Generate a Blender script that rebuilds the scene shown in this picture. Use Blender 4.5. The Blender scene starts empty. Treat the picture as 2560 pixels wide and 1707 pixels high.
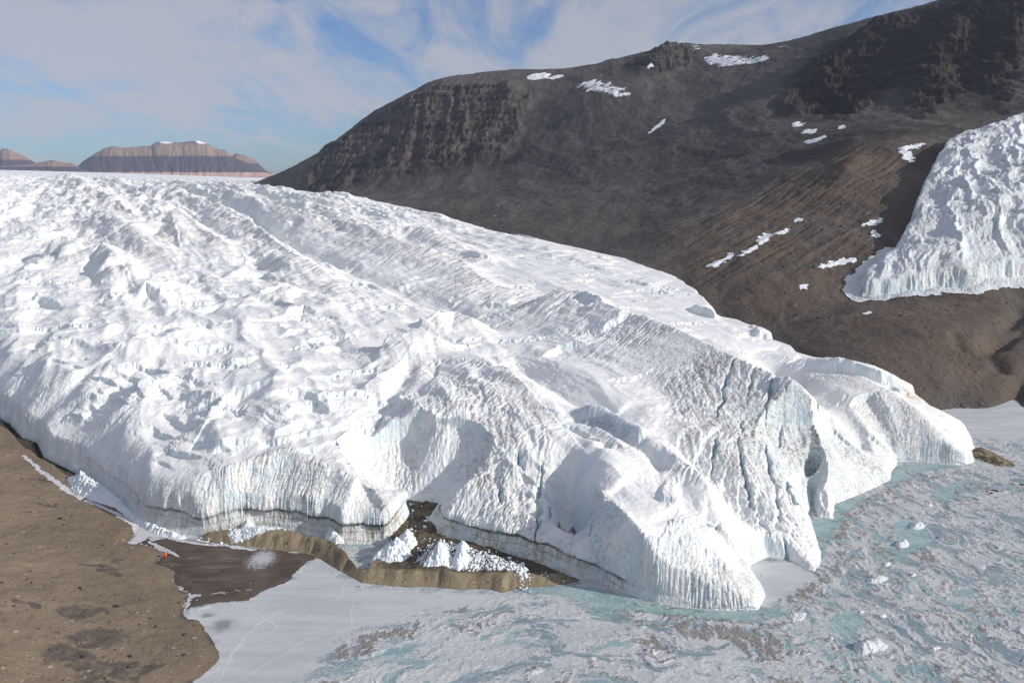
import bpy, math, random, time
import numpy as np
T0 = time.time()
C = bpy.context.scene.collection
SC = bpy.context.scene
# ---------------------------------------------------------------- camera
CH = 260.0                      # camera height over the lake (m)
F = 1991.1                      # focal length in photograph pixels (2560 wide)
PIT = math.atan(0.2077)         # camera looks down by this much
cam = bpy.data.cameras.new('camera'); cam.lens = 28.0; cam.sensor_width = 36.0
cam.clip_start = 1.0; cam.clip_end = 90000.0
camo = bpy.data.objects.new('camera', cam); C.objects.link(camo)
camo.location = (0, 0, CH); camo.rotation_euler = (math.pi/2 - PIT, 0, 0)
SC.camera = camo
# ---------------------------------------------------------------- light
SUN_EL = math.radians(25.0)
SUN_AZ = math.radians(107.0)    # compass from +Y towards +X
SUNV = np.array([math.sin(SUN_AZ)*math.cos(SUN_EL), math.cos(SUN_AZ)*math.cos(SUN_EL), math.sin(SUN_EL)])
sun = bpy.data.lights.new('sun', 'SUN'); sun.energy = 4.1; sun.angle = math.radians(0.5); sun.color = (1.0, 0.955, 0.875)
suno = bpy.data.objects.new('sun', sun); C.objects.link(suno)
suno.rotation_euler = (math.pi/2 - SUN_EL, 0, math.pi - SUN_AZ)
world = bpy.data.worlds.new('World'); SC.world = world; world.use_nodes = True
SC.view_settings.view_transform = 'Standard'; SC.view_settings.look = 'None'
SC.view_settings.exposure = 0.06; SC.view_settings.gamma = 1.0; SC.view_settings.use_curve_mapping = False
SC.cycles.max_bounces = 7; SC.cycles.diffuse_bounces = 5; SC.cycles.volume_bounces = 1

class NT:
    """little helper round a node tree"""
    def __init__(s, tree): s.t = tree; s.n = tree.nodes; s.n.clear()
    def __call__(s, typ, ins=None, **kw):
        nd = s.n.new(typ)
        for k, v in kw.items(): setattr(nd, k, v)
        for k, v in (ins or {}).items():
            if isinstance(v, bpy.types.NodeSocket): s.t.links.new(v, nd.inputs[k])
            else: nd.inputs[k].default_value = v
        return nd
    def math(s, op, a, b=0.0, c=0.0, clamp=False):
        return s('ShaderNodeMath', {0: a, 1: b, 2: c}, operation=op, use_clamp=clamp).outputs[0]
    def ramp(s, v, lo, hi):
        nd = s('ShaderNodeMapRange', {0: v, 1: lo, 2: hi, 3: 0.0, 4: 1.0}, interpolation_type='SMOOTHSTEP')
        return nd.outputs[0]
    def mix(s, f, a, b):
        a = (*a, 1) if isinstance(a, tuple) and len(a) == 3 else a
        b = (*b, 1) if isinstance(b, tuple) and len(b) == 3 else b
        nd = s('ShaderNodeMix', data_type='RGBA')
        for k, v in ((0, f), (6, a), (7, b)):
            if isinstance(v, bpy.types.NodeSocket): s.t.links.new(v, nd.inputs[k])
            else: nd.inputs[k].default_value = v
        return nd.outputs[2]
    def noise(s, vec, scale, detail=4, rough=0.55, dist=0.0, typ='FBM'):
        return s('ShaderNodeTexNoise', {'Vector': vec, 'Scale': scale, 'Detail': detail, 'Roughness': rough, 'Distortion': dist}, noise_type=typ).outputs[0]
    def mapping(s, vec, scale=(1, 1, 1), rot=(0, 0, 0)):
        return s('ShaderNodeMapping', {'Vector': vec, 'Scale': scale, 'Rotation': rot}).outputs[0]
    def attr(s, name): return s('ShaderNodeAttribute', attribute_name=name).outputs['Fac']

w = NT(world.node_tree)
sky = w('ShaderNodeTexSky', sky_type='NISHITA', sun_disc=False, sun_elevation=SUN_EL, sun_rotation=SUN_AZ,
        altitude=300.0, air_density=1.0, dust_density=0.6, ozone_density=2.0)
tint = w('ShaderNodeMix', {0: 1.0}, data_type='RGBA', blend_type='MULTIPLY'); world.node_tree.links.new(sky.outputs[0], tint.inputs[6]); tint.inputs[7].default_value = (0.48, 0.68, 0.98, 1)
bg1 = w('ShaderNodeBackground', {'Color': tint.outputs[2], 'Strength': 0.10})
tc = w('ShaderNodeTexCoord').outputs['Generated']
# cloud glow towards the sun, out of view, added as fill light
cosun = w('ShaderNodeVectorMath', {0: tc, 1: tuple(float(v) for v in SUNV)}, operation='DOT_PRODUCT').outputs['Value']
sx = w('ShaderNodeSeparateXYZ', {0: tc})
high = w.ramp(sx.outputs[2], 0.42, 0.75); back = w.ramp(sx.outputs[1], 0.25, -0.4)      # unseen bright cloud overhead and behind, added to fill shaded ice
cst = w.math('ADD', w.math('ADD', 1.0, w.math('MULTIPLY', w.ramp(cosun, 0.35, 0.9), 0.5)), w.math('MULTIPLY', w.math('MAXIMUM', high, back), 0.12))
bg2 = w('ShaderNodeBackground', {'Color': (0.45, 0.455, 0.49, 1), 'Strength': cst})
den = w.math('MAXIMUM', w.math('ADD', sx.outputs[2], 0.12), 0.02)
pl = w('ShaderNodeCombineXYZ', {0: w.math('DIVIDE', sx.outputs[0], den), 1: w.math('DIVIDE', sx.outputs[1], den)}).outputs[0]
cn = w.noise(w.mapping(pl, (0.8, 0.45, 1), (0, 0, 0.35)), 1.1, 7, 0.55, 0.6)
cn2 = w.noise(w.mapping(pl, (1, 0.28, 1), (0, 0, -1.1)), 3.4, 8, 0.62, 1.0)
cl = w.math('ADD', w.math('MULTIPLY', cn, 0.55), w.math('MULTIPLY', cn2, 0.45))
low = w.math('MULTIPLY', w.ramp(sx.outputs[2], 0.36, 0.10), w.ramp(sx.outputs[2], 0.0, 0.10))
cf = w.math('MULTIPLY', w.ramp(w.math('ADD', cl, w.math('MULTIPLY', low, 0.17)), 0.50, 0.70), 0.85)
cf = w.math('MAXIMUM', cf, w.math('MULTIPLY', w.math('MAXIMUM', high, back), 0.6))
mx = w('ShaderNodeMixShader', {0: cf, 1: bg1.outputs[0], 2: bg2.outputs[0]})
w('ShaderNodeOutputWorld', {0: mx.outputs[0]})

# ---------------------------------------------------------------- picture <-> place
ca, sa = math.cos(PIT), math.sin(PIT)
def ray(px, py):
    dx = (px - 1280)/F; dy = -(py - 853.5)/F
    return np.array([dx, ca + dy*sa, -sa + dy*ca])
def W(px, py, z=0.0):
    """place point seen at photograph pixel (px,py), at height z"""
    d = ray(px, py); t = (z - CH)/d[2]
    return (d[0]*t, d[1]*t, z)
def WY(px, py, y):
    d = ray(px, py); t = y/d[1]
    return (d[0]*t, y, CH + d[2]*t)
def SS(x, a=0.0, b=1.0):
    t = np.clip((x - a)/(b - a), 0, 1); return t*t*(3 - 2*t)
def smin(a, b, k):
    h = np.clip(0.5 + 0.5*(b - a)/k, 0, 1); return b*(1 - h) + a*h - k*h*(1 - h)
def smax(a, b, k): return -smin(-a, -b, k)

# ---------------------------------------------------------------- noise
def perlin(x, y, seed=0):
    x = np.asarray(x, np.float32); y = np.asarray(y, np.float32)
    xi = np.floor(x); yi = np.floor(y); fx = x - xi; fy = y - yi
    xi = xi.astype(np.int32).astype(np.uint32); yi = yi.astype(np.int32).astype(np.uint32)
    def g(ix, iy, dx, dy):
        h = ix*np.uint32(374761393) + iy*np.uint32(668265263) + np.uint32((seed*2654435761) & 0xffffffff)
        h = (h ^ (h >> np.uint32(13)))*np.uint32(1274126177); h ^= h >> np.uint32(16)
        k = (h & np.uint32(63)).astype(np.int32)
        return GX[k]*dx + GY[k]*dy
    u = fx*fx*fx*(fx*(fx*6 - 15) + 10); v = fy*fy*fy*(fy*(fy*6 - 15) + 10)
    one = np.uint32(1)
    a = g(xi, yi, fx, fy); b = g(xi + one, yi, fx - 1, fy)
    c = g(xi, yi + one, fx, fy - 1); d = g(xi + one, yi + one, fx - 1, fy - 1)
    p = a + u*(b - a); q = c + u*(d - c)
    return (p + v*(q - p))*1.5
_an = np.arange(64)*2*np.pi/64 + 0.05
GX = np.cos(_an).astype(np.float32); GY = np.sin(_an).astype(np.float32)
def fbm(x, y, oct=4, seed=0, gain=0.5):
    r = 0; a = 1.0; s = 0
    for i in range(oct):
        r = r + a*perlin(x, y, seed + i*17); s += a; a *= gain; x, y = x*2.03 + 13.7, y*2.03 - 7.1
    return r/s
def ridged(x, y, oct=3, seed=0, gain=0.5):
    r = 0; a = 1.0; s = 0
    for i in range(oct):
        r = r + a*(1 - np.abs(perlin(x, y, seed + i*17))*1.6); s += a; a *= gain; x, y = x*2.07 + 3.7, y*2.07 - 9.1
    return r/s            # about -0.3 .. 1, crests sharp

# ---------------------------------------------------------------- surfaces through control points
class TPS:
    """smooth height surface through points, in (x/y, ln y)"""
    def __init__(s, pts, lam=1e-4):
        P = np.array(pts, float); s.c = np.c_[P[:, 0]/P[:, 1], np.log(P[:, 1])]; n = len(P)
        s.sc = P[:, 1]
        K = s.k(s.c, s.c) + lam*np.eye(n); A = np.zeros((n + 3, n + 3))
        A[:n, :n] = K; A[:n, n] = 1; A[:n, n+1:] = s.c; A[n:, :n] = A[:n, n:].T
        s.w = np.linalg.solve(A, np.r_[P[:, 2], 0, 0, 0])
    @staticmethod
    def k(a, b):
        r2 = ((a[:, None, :] - b[None])**2).sum(-1); return 0.5*r2*np.log(r2 + 1e-12)
    def __call__(s, x, y):
        x = np.asarray(x, float); q = np.c_[(x/y).ravel(), np.log(np.asarray(y, float)).ravel() + 0*x.ravel()]
        out = np.empty(len(q)); n = len(s.c)
        for i in range(0, len(q), 40000):
            b = q[i:i+40000]; out[i:i+40000] = s.k(b, s.c) @ s.w[:n] + s.w[n] + b @ s.w[n+1:]
        return out.reshape(np.shape(x))
def lo(f, u, v, step=6):
    """evaluate f(x,y) on a coarse (u, ln y) grid and interpolate to the full one"""
    nu, nv = len(u), len(v)
    iu = np.unique(np.r_[np.arange(0, nu, step), nu-1]); iv = np.unique(np.r_[np.arange(0, nv, step), nv-1])
    U, V = np.meshgrid(u[iu], v[iv]); Y = np.exp(V); Z = f(U*Y, Y)
    def up(Zc):
        t = np.empty((len(iv), nu))
        for r in range(len(iv)): t[r] = np.interp(np.arange(nu), iu, Zc[r])
        k = np.clip(np.searchsorted(iv, np.arange(nv), side='right') - 1, 0, len(iv)-2)
        fr = ((np.arange(nv) - iv[k])/(iv[k+1] - iv[k]))[:, None]
        return (t[k]*(1 - fr) + t[k+1]*fr).astype(np.float32)
    return tuple(up(z) for z in Z) if isinstance(Z, tuple) else up(Z)
def segdist(x, y, P, vals=None, closed=False):
    """distance to polyline, signed side, arclength 0..1, interpolated vals"""
    P = np.asarray(P, float)[:, :2]
    if closed: P = np.r_[P, P[:1]]
    if vals is not None:
        vals = np.asarray(vals, float)
        if closed: vals = np.r_[vals, vals[:1]]
    L = np.r_[0, np.cumsum(np.hypot(*(P[1:] - P[:-1]).T))]
    best = np.full(x.shape, 1e18); side = np.zeros(x.shape); tt = np.zeros(x.shape)
    vo = np.zeros(x.shape + vals.shape[1:]) if vals is not None else None
    for i in range(len(P)-1):
        a = P[i]; d = P[i+1] - a; l2 = d @ d + 1e-9
        t = np.clip(((x - a[0])*d[0] + (y - a[1])*d[1])/l2, 0, 1)
        ex = x - a[0] - t*d[0]; ey = y - a[1] - t*d[1]; q = ex*ex + ey*ey
        m = q < best; best[m] = q[m]
        side[m] = np.sign(d[0]*ey - d[1]*ex)[m]; tt[m] = ((L[i] + t*math.sqrt(l2))/L[-1])[m]
        if vals is not None:
            tm = t[m] if vals.ndim == 1 else t[m][:, None]
            vo[m] = vals[i]*(1 - tm) + vals[i+1]*tm
    return np.sqrt(best), side, tt, vo
def inside(x, y, P):
    P = np.asarray(P, float)[:, :2]; r = np.zeros(x.shape, bool); n = len(P)
    for i in range(n):
        x1, y1 = P[i]; x2, y2 = P[(i+1) % n]
        if y1 == y2: continue
        c = (y1 > y) != (y2 > y)
        r ^= c & (x < (x2 - x1)*(y - y1)/(y2 - y1) + x1)
    return r
def polyd(x, y, P, vals=None):
    d, _, t, v = segdist(x, y, P, vals, True); s = np.where(inside(x, y, P), d, -d)
    return s, v

# ---------------------------------------------------------------- meshes
def tag(o, label=None, cat=None, group=None, kind=None):
    if label: o['label'] = label
    if cat: o['category'] = cat
    if group: o['group'] = group
    if kind: o['kind'] = kind
    return o
def make_mesh(name, V, Fc, mat, attrs=None, parent=None, smooth=True):
    """V (n,3), Fc (m,3|4) arrays -> object"""
    me = bpy.data.meshes.new(name); V = np.asarray(V, np.float32); Fc = np.asarray(Fc, np.int32); k = Fc.shape[1]
    me.vertices.add(len(V)); me.vertices.foreach_set('co', V.ravel())
    me.loops.add(Fc.size); me.loops.foreach_set('vertex_index', Fc.ravel())
    me.polygons.add(len(Fc)); me.polygons.foreach_set('loop_start', np.arange(0, Fc.size, k, dtype=np.int32))
    me.polygons.foreach_set('loop_total', np.full(len(Fc), k, np.int32))
    me.update(calc_edges=True)
    me.polygons.foreach_set('use_smooth', np.full(len(Fc), smooth, bool))
    for a, d in (attrs or {}).items():
        me.attributes.new(a, 'FLOAT', 'POINT').data.foreach_set('value', np.asarray(d, np.float32).ravel())
    me.materials.append(mat); o = bpy.data.objects.new(name, me); C.objects.link(o)
    if parent: o.parent = parent
    return o
def grid_obj(name, X, Y, Z, mask, mat, attrs=None, parent=None):
    nv, nu = Z.shape; idx = np.arange(nv*nu).reshape(nv, nu)
    fm = mask[:-1, :-1] | mask[1:, :-1] | mask[:-1, 1:] | mask[1:, 1:]
    q = np.stack([idx[:-1, :-1][fm], idx[:-1, 1:][fm], idx[1:, 1:][fm], idx[1:, :-1][fm]], 1)
    used = np.zeros(nv*nu, bool); used[q.ravel()] = True; mp = np.cumsum(used) - 1
    V = np.stack([X.ravel()[used], Y.ravel()[used], Z.ravel()[used]], 1)
    at = {k: v.ravel()[used] for k, v in (attrs or {}).items()}
    return make_mesh(name, V, mp[q], mat, at, parent)
def vrows(y0, y1, knots):
    """rows of ln y with relative spacing interpolated from knots [(y, dy/y)]"""
    ky = [math.log(k[0]) for k in knots]; ks = [k[1] for k in knots]
    v = [math.log(y0)]; e = math.log(y1)
    while v[-1] < e: v.append(v[-1] + float(np.interp(v[-1], ky, ks)))
    return np.array(v)
Q = 1.0      # mesh coarseness factor
def log(*a): print('[%.1fs]' % (time.time() - T0), *a, flush=True)

# ---------------------------------------------------------------- materials
def new_mat(name):
    m = bpy.data.materials.new(name); m.use_nodes = True; return m, NT(m.node_tree)
def finish(n, col, rough, bump=None, bdist=1.0, bstr=1.0, spec=0.2):
    ins = {'Base Color': col, 'Roughness': rough, 'Specular IOR Level': spec}
    if bump is not None:
        ins['Normal'] = n('ShaderNodeBump', {'Strength': bstr, 'Distance': bdist, 'Height': bump}).outputs[0]
    b = n('ShaderNodeBsdfPrincipled', ins); n('ShaderNodeOutputMaterial', {0: b.outputs[0]})
def glacier_mat(name, dist=1.0, lo_c=(0.81, 0.805, 0.79), hi_c=(0.88, 0.87, 0.85)):
    m, n = new_mat(name)
    g = n('ShaderNodeNewGeometry'); pos = g.outputs['Position']
    nz = n('ShaderNodeSeparateXYZ', {0: g.outputs['True Normal']}).outputs[2]
    steep = n.ramp(nz, 0.86, 0.45)
    # flutes: fine in plan, stretched down the face
    fl = n.noise(n.mapping(pos, (0.42/dist, 0.42/dist, 0.05/dist)), 1.0, 4, 0.6, 0.3)
    fl2 = n.noise(n.mapping(pos, (0.10/dist, 0.10/dist, 0.03/dist)), 1.0, 3, 0.55, 0.2)
    fine = n.noise(pos, 0.55/dist, 5, 0.65)
    fine3 = n.noise(n.mapping(pos, (0.16/dist, 0.5/dist, 0.3/dist), (0, 0, 0.9)), 1.0, 4, 0.7, 0.5)
    rg = n.attr('rough')
    h = n.math('ADD', n.math('MULTIPLY', n.math('MULTIPLY', fl, 1.6), steep), n.math('MULTIPLY', fine3, n.math('ADD', n.math('MULTIPLY', rg, 2.4), 0.18)))
    h = n.math('ADD', h, n.math('MULTIPLY', fine, n.math('ADD', n.math('MULTIPLY', rg, 1.1), 0.12)))
    h = n.math('ADD', h, n.math('MULTIPLY', n.math('MULTIPLY', fl2, steep), 1.8))
    # colour: wind packed snow on the treads, bare bluish ice on faces, dust on rough parts
    snow = n.mix(n.noise(pos, 0.02/dist, 4), lo_c, hi_c)
    ice = n.mix(n.ramp(fl2, 0.42, 0.62), (0.62, 0.75, 0.80), (0.85, 0.85, 0.83))
    col = n.mix(n.math('MULTIPLY', steep, 0.65), snow, ice)
    dn = n.math('MULTIPLY', n.ramp(n.math('ADD', n.math('MULTIPLY', fine3, 0.6), n.math('MULTIPLY', fine, 0.4)), 0.44, 0.60), rg)
    dn = n.math('MULTIPLY', dn, n.ramp(n.noise(pos, 0.03/dist, 3), 0.3, 0.7))
    col = n.mix(n.math('MULTIPLY', dn, 0.9), col, (0.30, 0.265, 0.235))
    # crevasse ice, plus blue shade painted on the serac and promontory faces
    col = n.mix(n.math('MULTIPLY', n.attr('crev_shade'), 0.8), col, (0.30, 0.46, 0.54))
    col = n.mix(n.math('MULTIPLY', n.attr('ochre'), n.ramp(fl, 0.4, 0.6)), col, (0.62, 0.45, 0.22))
    # sediment bands in the cliff
    bo = n.attr('bandoff'); bm = n.attr('bandmask')
    wob = n.math('ADD', n.math('MULTIPLY', n.math('SUBTRACT', fine, 0.5), 2.6), n.math('MULTIPLY', n.math('SUBTRACT', n.noise(pos, 0.06, 3), .5), 2.0))
    b1 = n.ramp(n.math('ABSOLUTE', n.math('ADD', bo, wob)), 1.7, 0.5)
    b2 = n.ramp(n.math('ABSOLUTE', n.math('ADD', n.math('ADD', bo, wob), 5.5)), 0.5, 0.1)
    under = n.math('MULTIPLY', n.ramp(bo, 0.0, -0.5), n.ramp(fl, 0.35, 0.65))
    col = n.mix(n.math('MULTIPLY', n.math('MULTIPLY', under, bm), 0.8), col, (0.36, 0.32, 0.25))
    col = n.mix(n.math('MULTIPLY', n.math('MAXIMUM', b1, n.math('MULTIPLY', b2, 0.7)), n.math('MULTIPLY', bm, 0.9)), col, (0.085, 0.072, 0.062))
    finish(n, col, 0.6, h, 0.9*dist, 0.8, 0.25)
    return m
ICE = glacier_mat('glacier_ice')
ICE2 = glacier_mat('side_glacier_ice', 1.6, (0.60, 0.62, 0.65), (0.72, 0.73, 0.74))  # greyer base colours stand in for the sun grazing this slope

# ================================================================ THE GLACIER
# margin on the lake and on the left bank: (px, py, z of the foot, cliff height, slope above it)
FRONT = [(0,1034,22,15,1.1),(23,1043,20,15,1.1),(59,1081,16,15,1.1),(97,1095,14,15,1.1),(115,1131,12,15,1.1),(171,1158,10,15,1.1),
 (225,1185,8,15,1.1),(280,1225,6,17,1.3),(316,1252,5,19,1.4),(361,1305,3,20,1.5),(415,1316,3,20,1.7),(505,1334,2,20,1.5),
 (564,1325,4,20,1.4),(631,1311,6,18,1.2),(700,1318,5,18,1.1),(812,1335,2,20,.9),(852,1356,1,20,.6),(967,1352,2,22,.2),
 (1000,1320,6,22,.2),(1024,1284,11,20,.2),(1006,1258,14,9,.3),(992,1243,16,4,.5),(1040,1248,16,2.5,.8),(1088,1266,13,2.5,.8),(1070,1300,9,6,.8),
 (1092,1338,6,13,.7),(1174,1352,6,12,.7),(1230,1372,5,12,.7),(1301,1392,3,12,.75),(1386,1419,2,12,.8),(1449,1446,0,13,1.3),(1490,1453,0,17,2.0),
 (1558,1478,0,26,2.4),(1603,1496,0,30,2.2),(1640,1506,0,24,1.2),(1697,1514,0,18,1.0),(1773,1523,0,14,.8),(1831,1525,0,10,.8),(1894,1523,0,8,.6),
 (1912,1487,0,8,.7),(1890,1469,0,12,1.),(1867,1451,0,16,1.1),(1876,1410,0,16,1.1),(1917,1392,0,10,.6),(1976,1401,0,6,.5),(2043,1437,0,4,.35),
 (2057,1419,0,4,.4),(2052,1383,0,6,.5),(2039,1343,0,8,.6),(2021,1289,0,8,.9),(2030,1240,1,8,.8),(2034,1262,0,10,.9),(2048,1293,0,10,.9),(2084,1298,0,7,.9),
 (2084,1261,0,9,.9),(2138,1239,0,8,.7),(2180,1222,0,7,.6),(2224,1200,0,6,.6),(2228,1176,0,7,.6),(2242,1162,0,8,.6),(2237,1155,0,10,.8),(2264,1153,0,14,.9),
 (2336,1158,0,16,.9),(2380,1162,0,16,.9),(2418,1162,0,14,.8),(2435,1153,0,14,.9),(2427,1131,0,14,1.2)]
# right margin seen as a skyline: (px, py, z of the top)
SIL = [(2438,1104,6),(2422,1068,16),(2399,1045,23),(2350,1018,31),(2303,988,37),(2299,966,42),(2200,925,48),(2100,900,51),(2003,880,54),(1990,862,58),
 (1945,848,60),(1938,830,65),(1850,797,69),(1803,788,71),(1790,762,77),(1745,722,84),(1700,692,88),(1560,645,99),(1400,612,108),(1250,582,117),(1150,556,127),(1030,522,147),
 (900,500,160),(780,485,172),(640,471,187)]
sil_xy = [W(*p) for p in SIL]
far = [(-1530, 6500), (-2300, 9500), (-2200, 13000), (-1000, 17500), (-14000, 19500), (-15000, 14000), (-5200, 6000), (-2600, 3000), (-1250, 1500), (-720, 1000)]
fr_xy = [W(p[0], p[1], p[2]) for p in FRONT]
GP = [p[:2] for p in fr_xy] + [p[:2] for p in sil_xy] + far
GV = [(p[2], p[3], p[4]) for p in FRONT]
for i, p in enumerate(SIL):
    GV.append((max(0., p[2] - 30) if i > 1 else 0., 22 if i > 0 else 14, 1.6 if i > 3 else 1.0))
GV += [(150, 30, 1.)]*2 + [(200, 30, 1.)]*3 + [(200, 30, 1.)] + [(120, 30, 1.), (70, 30, 1.), (40, 28, 1.), (26, 26, 1.)]
B_PTS = [W(*p) for p in SIL]
B_PTS += [WY(*p) for p in [(-400,424,15000),(0,427,14000),(300,434,13000),(500,443,11000),(630,452,8500),(900,452,16000),(300,440,17500)]]
B_PTS += [W(*p) for p in [(0,466,205),(300,470,200),(450,466,200),(300,550,142),(0,550,143),(0,650,106),(-500,650,100),(500,650,105),(900,650,103),(700,560,132),(1200,700,90),
 (1500,800,74),(0,750,88),(-500,800,80),(400,800,83),(800,800,82),(0,880,70),(400,900,73),(800,900,72),(1150,900,66),(400,1040,53),(180,1020,43),(149,1080,30),(221,1137,27),(60,1015,39),(700,1040,60),
 (600,1150,48),(760,1165,47),(400,1165,38),(300,1130,36),(0,985,42),(-300,900,50),(880,1200,38),(960,1240,28),(1000,1000,60),(1200,1000,62),(1100,1130,46),(950,1120,47),(1300,1180,38),(1350,1300,22),
 (1200,1300,24),(1100,1290,20),(1467,1207,47),(1503,1230,47),(1566,1297,44),(1607,1356,36),(1680,1350,35),(1640,1400,31),(1750,1350,31),(1850,1400,18),(1700,1430,22),(1640,1200,46),(1415,1055,60),
 (1610,1130,54),(1800,1290,34),(1900,1350,18),(1700,1000,56),(1850,950,60),(1560,950,66),(1850,1120,36),(1900,1200,22),(1960,1300,12),(2000,1370,7),(2080,1070,43),(2180,1120,24),
 (2000,1020,52),(2100,1180,18),(2150,1000,47),(2250,1020,42),(2330,1060,31),(2390,1080,22),(2000,940,52),(2170,1085,27),(1750,850,68),(1950,900,55),(1400,700,92),(1600,720,84)]]
Bsurf = TPS(B_PTS, 2e-4)

def poly_on(px, surf, off=0.0):
    """picture polyline dropped on a surface; points are (px,py) -> xyz"""
    out = []
    for p in px:
        d = ray(*p[:2]); y = np.exp(np.linspace(math.log(330), math.log(16000), 700)); t = y/d[1]
        h = surf(d[0]*t, y); dz = CH + d[2]*t - h - off
        k = np.argmax(dz < 0) if (dz < 0).any() else len(y) - 1
        k = max(k, 1); f = dz[k-1]/(dz[k-1] - dz[k] + 1e-9); yy = y[k-1] + f*(y[k] - y[k-1])
        out.append((d[0]/d[1]*yy, yy, float(surf(np.array([d[0]/d[1]*yy]), np.array([yy]))[0])))
    return out

# long ice ridges: crest in the picture, height, width of the shaded left flank, of the sunlit right flank
RIDGES = [
 ([(408,467),(485,480),(574,512),(640,534),(721,557),(848,582),(918,595),(1020,640),(1154,665),(1205,700),(1295,732),(1390,755)], 15, 62, 26),
 ([(1390,746),(1440,772),(1560,822),(1700,875),(1850,945),(1980,1010),(2070,1060),(2150,1110)], 16, 62, 26),
 ([(523,471),(574,487),(657,522),(753,534),(829,560),(925,585),(1052,592),(1148,615),(1212,643)], 12, 48, 26),
 ([(380,490),(472,509),(542,534),(612,573),(670,608),(721,643),(765,675),(810,694),(886,732),(918,758)], 12, 50, 24),
 ([(178,445),(210,483),(306,534),(357,585)], 13, 70, 40), ([(330,600),(385,580),(430,566),(450,611)], 13, 46, 24), ([(250,455),(330,480),(400,510)], 10, 50, 40), ([(600,480),(700,505),(820,525),(900,545)], 8, 40, 30),
 ([(1420,765),(1500,790),(1640,850),(1800,905),(1900,925)], 6, 30, 14),
 ([(2000,900),(2090,935),(2200,980),(2260,1010)], 4, 30, 24),
 ([(960,880),(1010,885),(1075,873)], 12, 26, 14),
 ([(985,930),(1080,885),(1190,915),(1300,990),(1360,1040)], 8, 44, 22),
 ([(1350,790),(1400,770),(1450,775)], 5, 20, 10),
 ([(1412,1050),(1500,1062),(1600,1115),(1700,1180),(1780,1230),(1850,1290)], 9, 10, 26),
 ([(120,640),(160,632),(210,640)], 17, 34, 16), ([(220,650),(262,640),(330,700)], 16, 26, 24),
 ([(640,755),(700,740),(760,742)], 9, 32, 16),
 ([(270,905),(330,880),(420,868),(520,830)], 7, 24, 30),
 ([(60,935),(140,925),(200,960)], 8, 26, 26),
 ([(190,1150),(240,1120),(330,1010),(400,965)], 6, 30, 22),
 ([(330,760),(400,720),(470,740)], 8, 30, 24),
 ([(1040,830),(1140,805),(1200,830)], 9, 22, 22),
 ([(1960,1010),(1985,1100),(2010,1180)], 7, 10, 20),
 ([(2250,1010),(2230,1050),(2245,1110)], 7, 18, 18),
 ([(1000,1090),(1110,1060),(1230,1130),(1320,1230)], 6, 36, 40),
 ([(760,545),(900,600),(1040,650),(1150,700)], 4, 30, 24),
 ([(250,560),(330,600),(420,650)], 9, 40, 30), ([(430,560),(520,600),(600,640)], 9, 36, 30),
]
TROUGHS = [   # valley floors and crevasses cut down: (line, depth, half width)
 ([(520,525),(640,570),(760,630),(900,690),(1130,780),(1300,850)], 8, 26), ([(430,540),(520,590),(620,650),(700,720)], 6, 24), ([(1240,900),(1400,980),(1560,1060),(1750,1150),(1860,1290),(1960,1390)], 9, 22),
 ([(1900,900),(2020,975),(2110,1040),(2220,1150)], 8, 20), ([(1420,1190),(1425,1260),(1445,1330),(1495,1400),(1545,1465)], 20, 12),
 ([(2042,1292),(2030,1250),(2012,1200),(2030,1150),(2042,1120)], 27, 8), ([(960,1030),(935,1090),(940,1160)], 5, 12), ([(840,960),(960,1030),(1040,930)], 4, 10),
 ([(300,690),(340,770),(420,800)], 7, 12), ([(1415,1075),(1500,1095),(1580,1140),(1680,1210)], 7, 7)]
CREV = [      # narrow dark crevasses running down the faces
 [(1838,965),(1815,1000),(1800,1045),(1788,1075)], [(1888,985),(1872,1015),(1868,1050)], [(1850,1090),(1843,1130),(1862,1200),(1885,1255),(1925,1330)], [(1938,1000),(1920,1045),(1908,1085)], [(1912,1130),(1915,1165),(1940,1230),(1950,1300)],
 [(1962,1050),(1948,1090),(1952,1120)], [(1790,1110),(1782,1150)], [(1302,1180),(1305,1215)], [(1352,1190),(1350,1250),(1346,1330)], [(1250,1245),(1258,1275)], [(1960,1340),(1972,1385)], [(2010,990),(2040,1050)],
 [(1490,1225),(1480,1290)], [(1720,1300),(1760,1310),(1790,1318)], [(940,1075),(975,1035)], [(1960,1200),(1990,1270)], [(1378,1250),(1370,1300)]]
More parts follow.
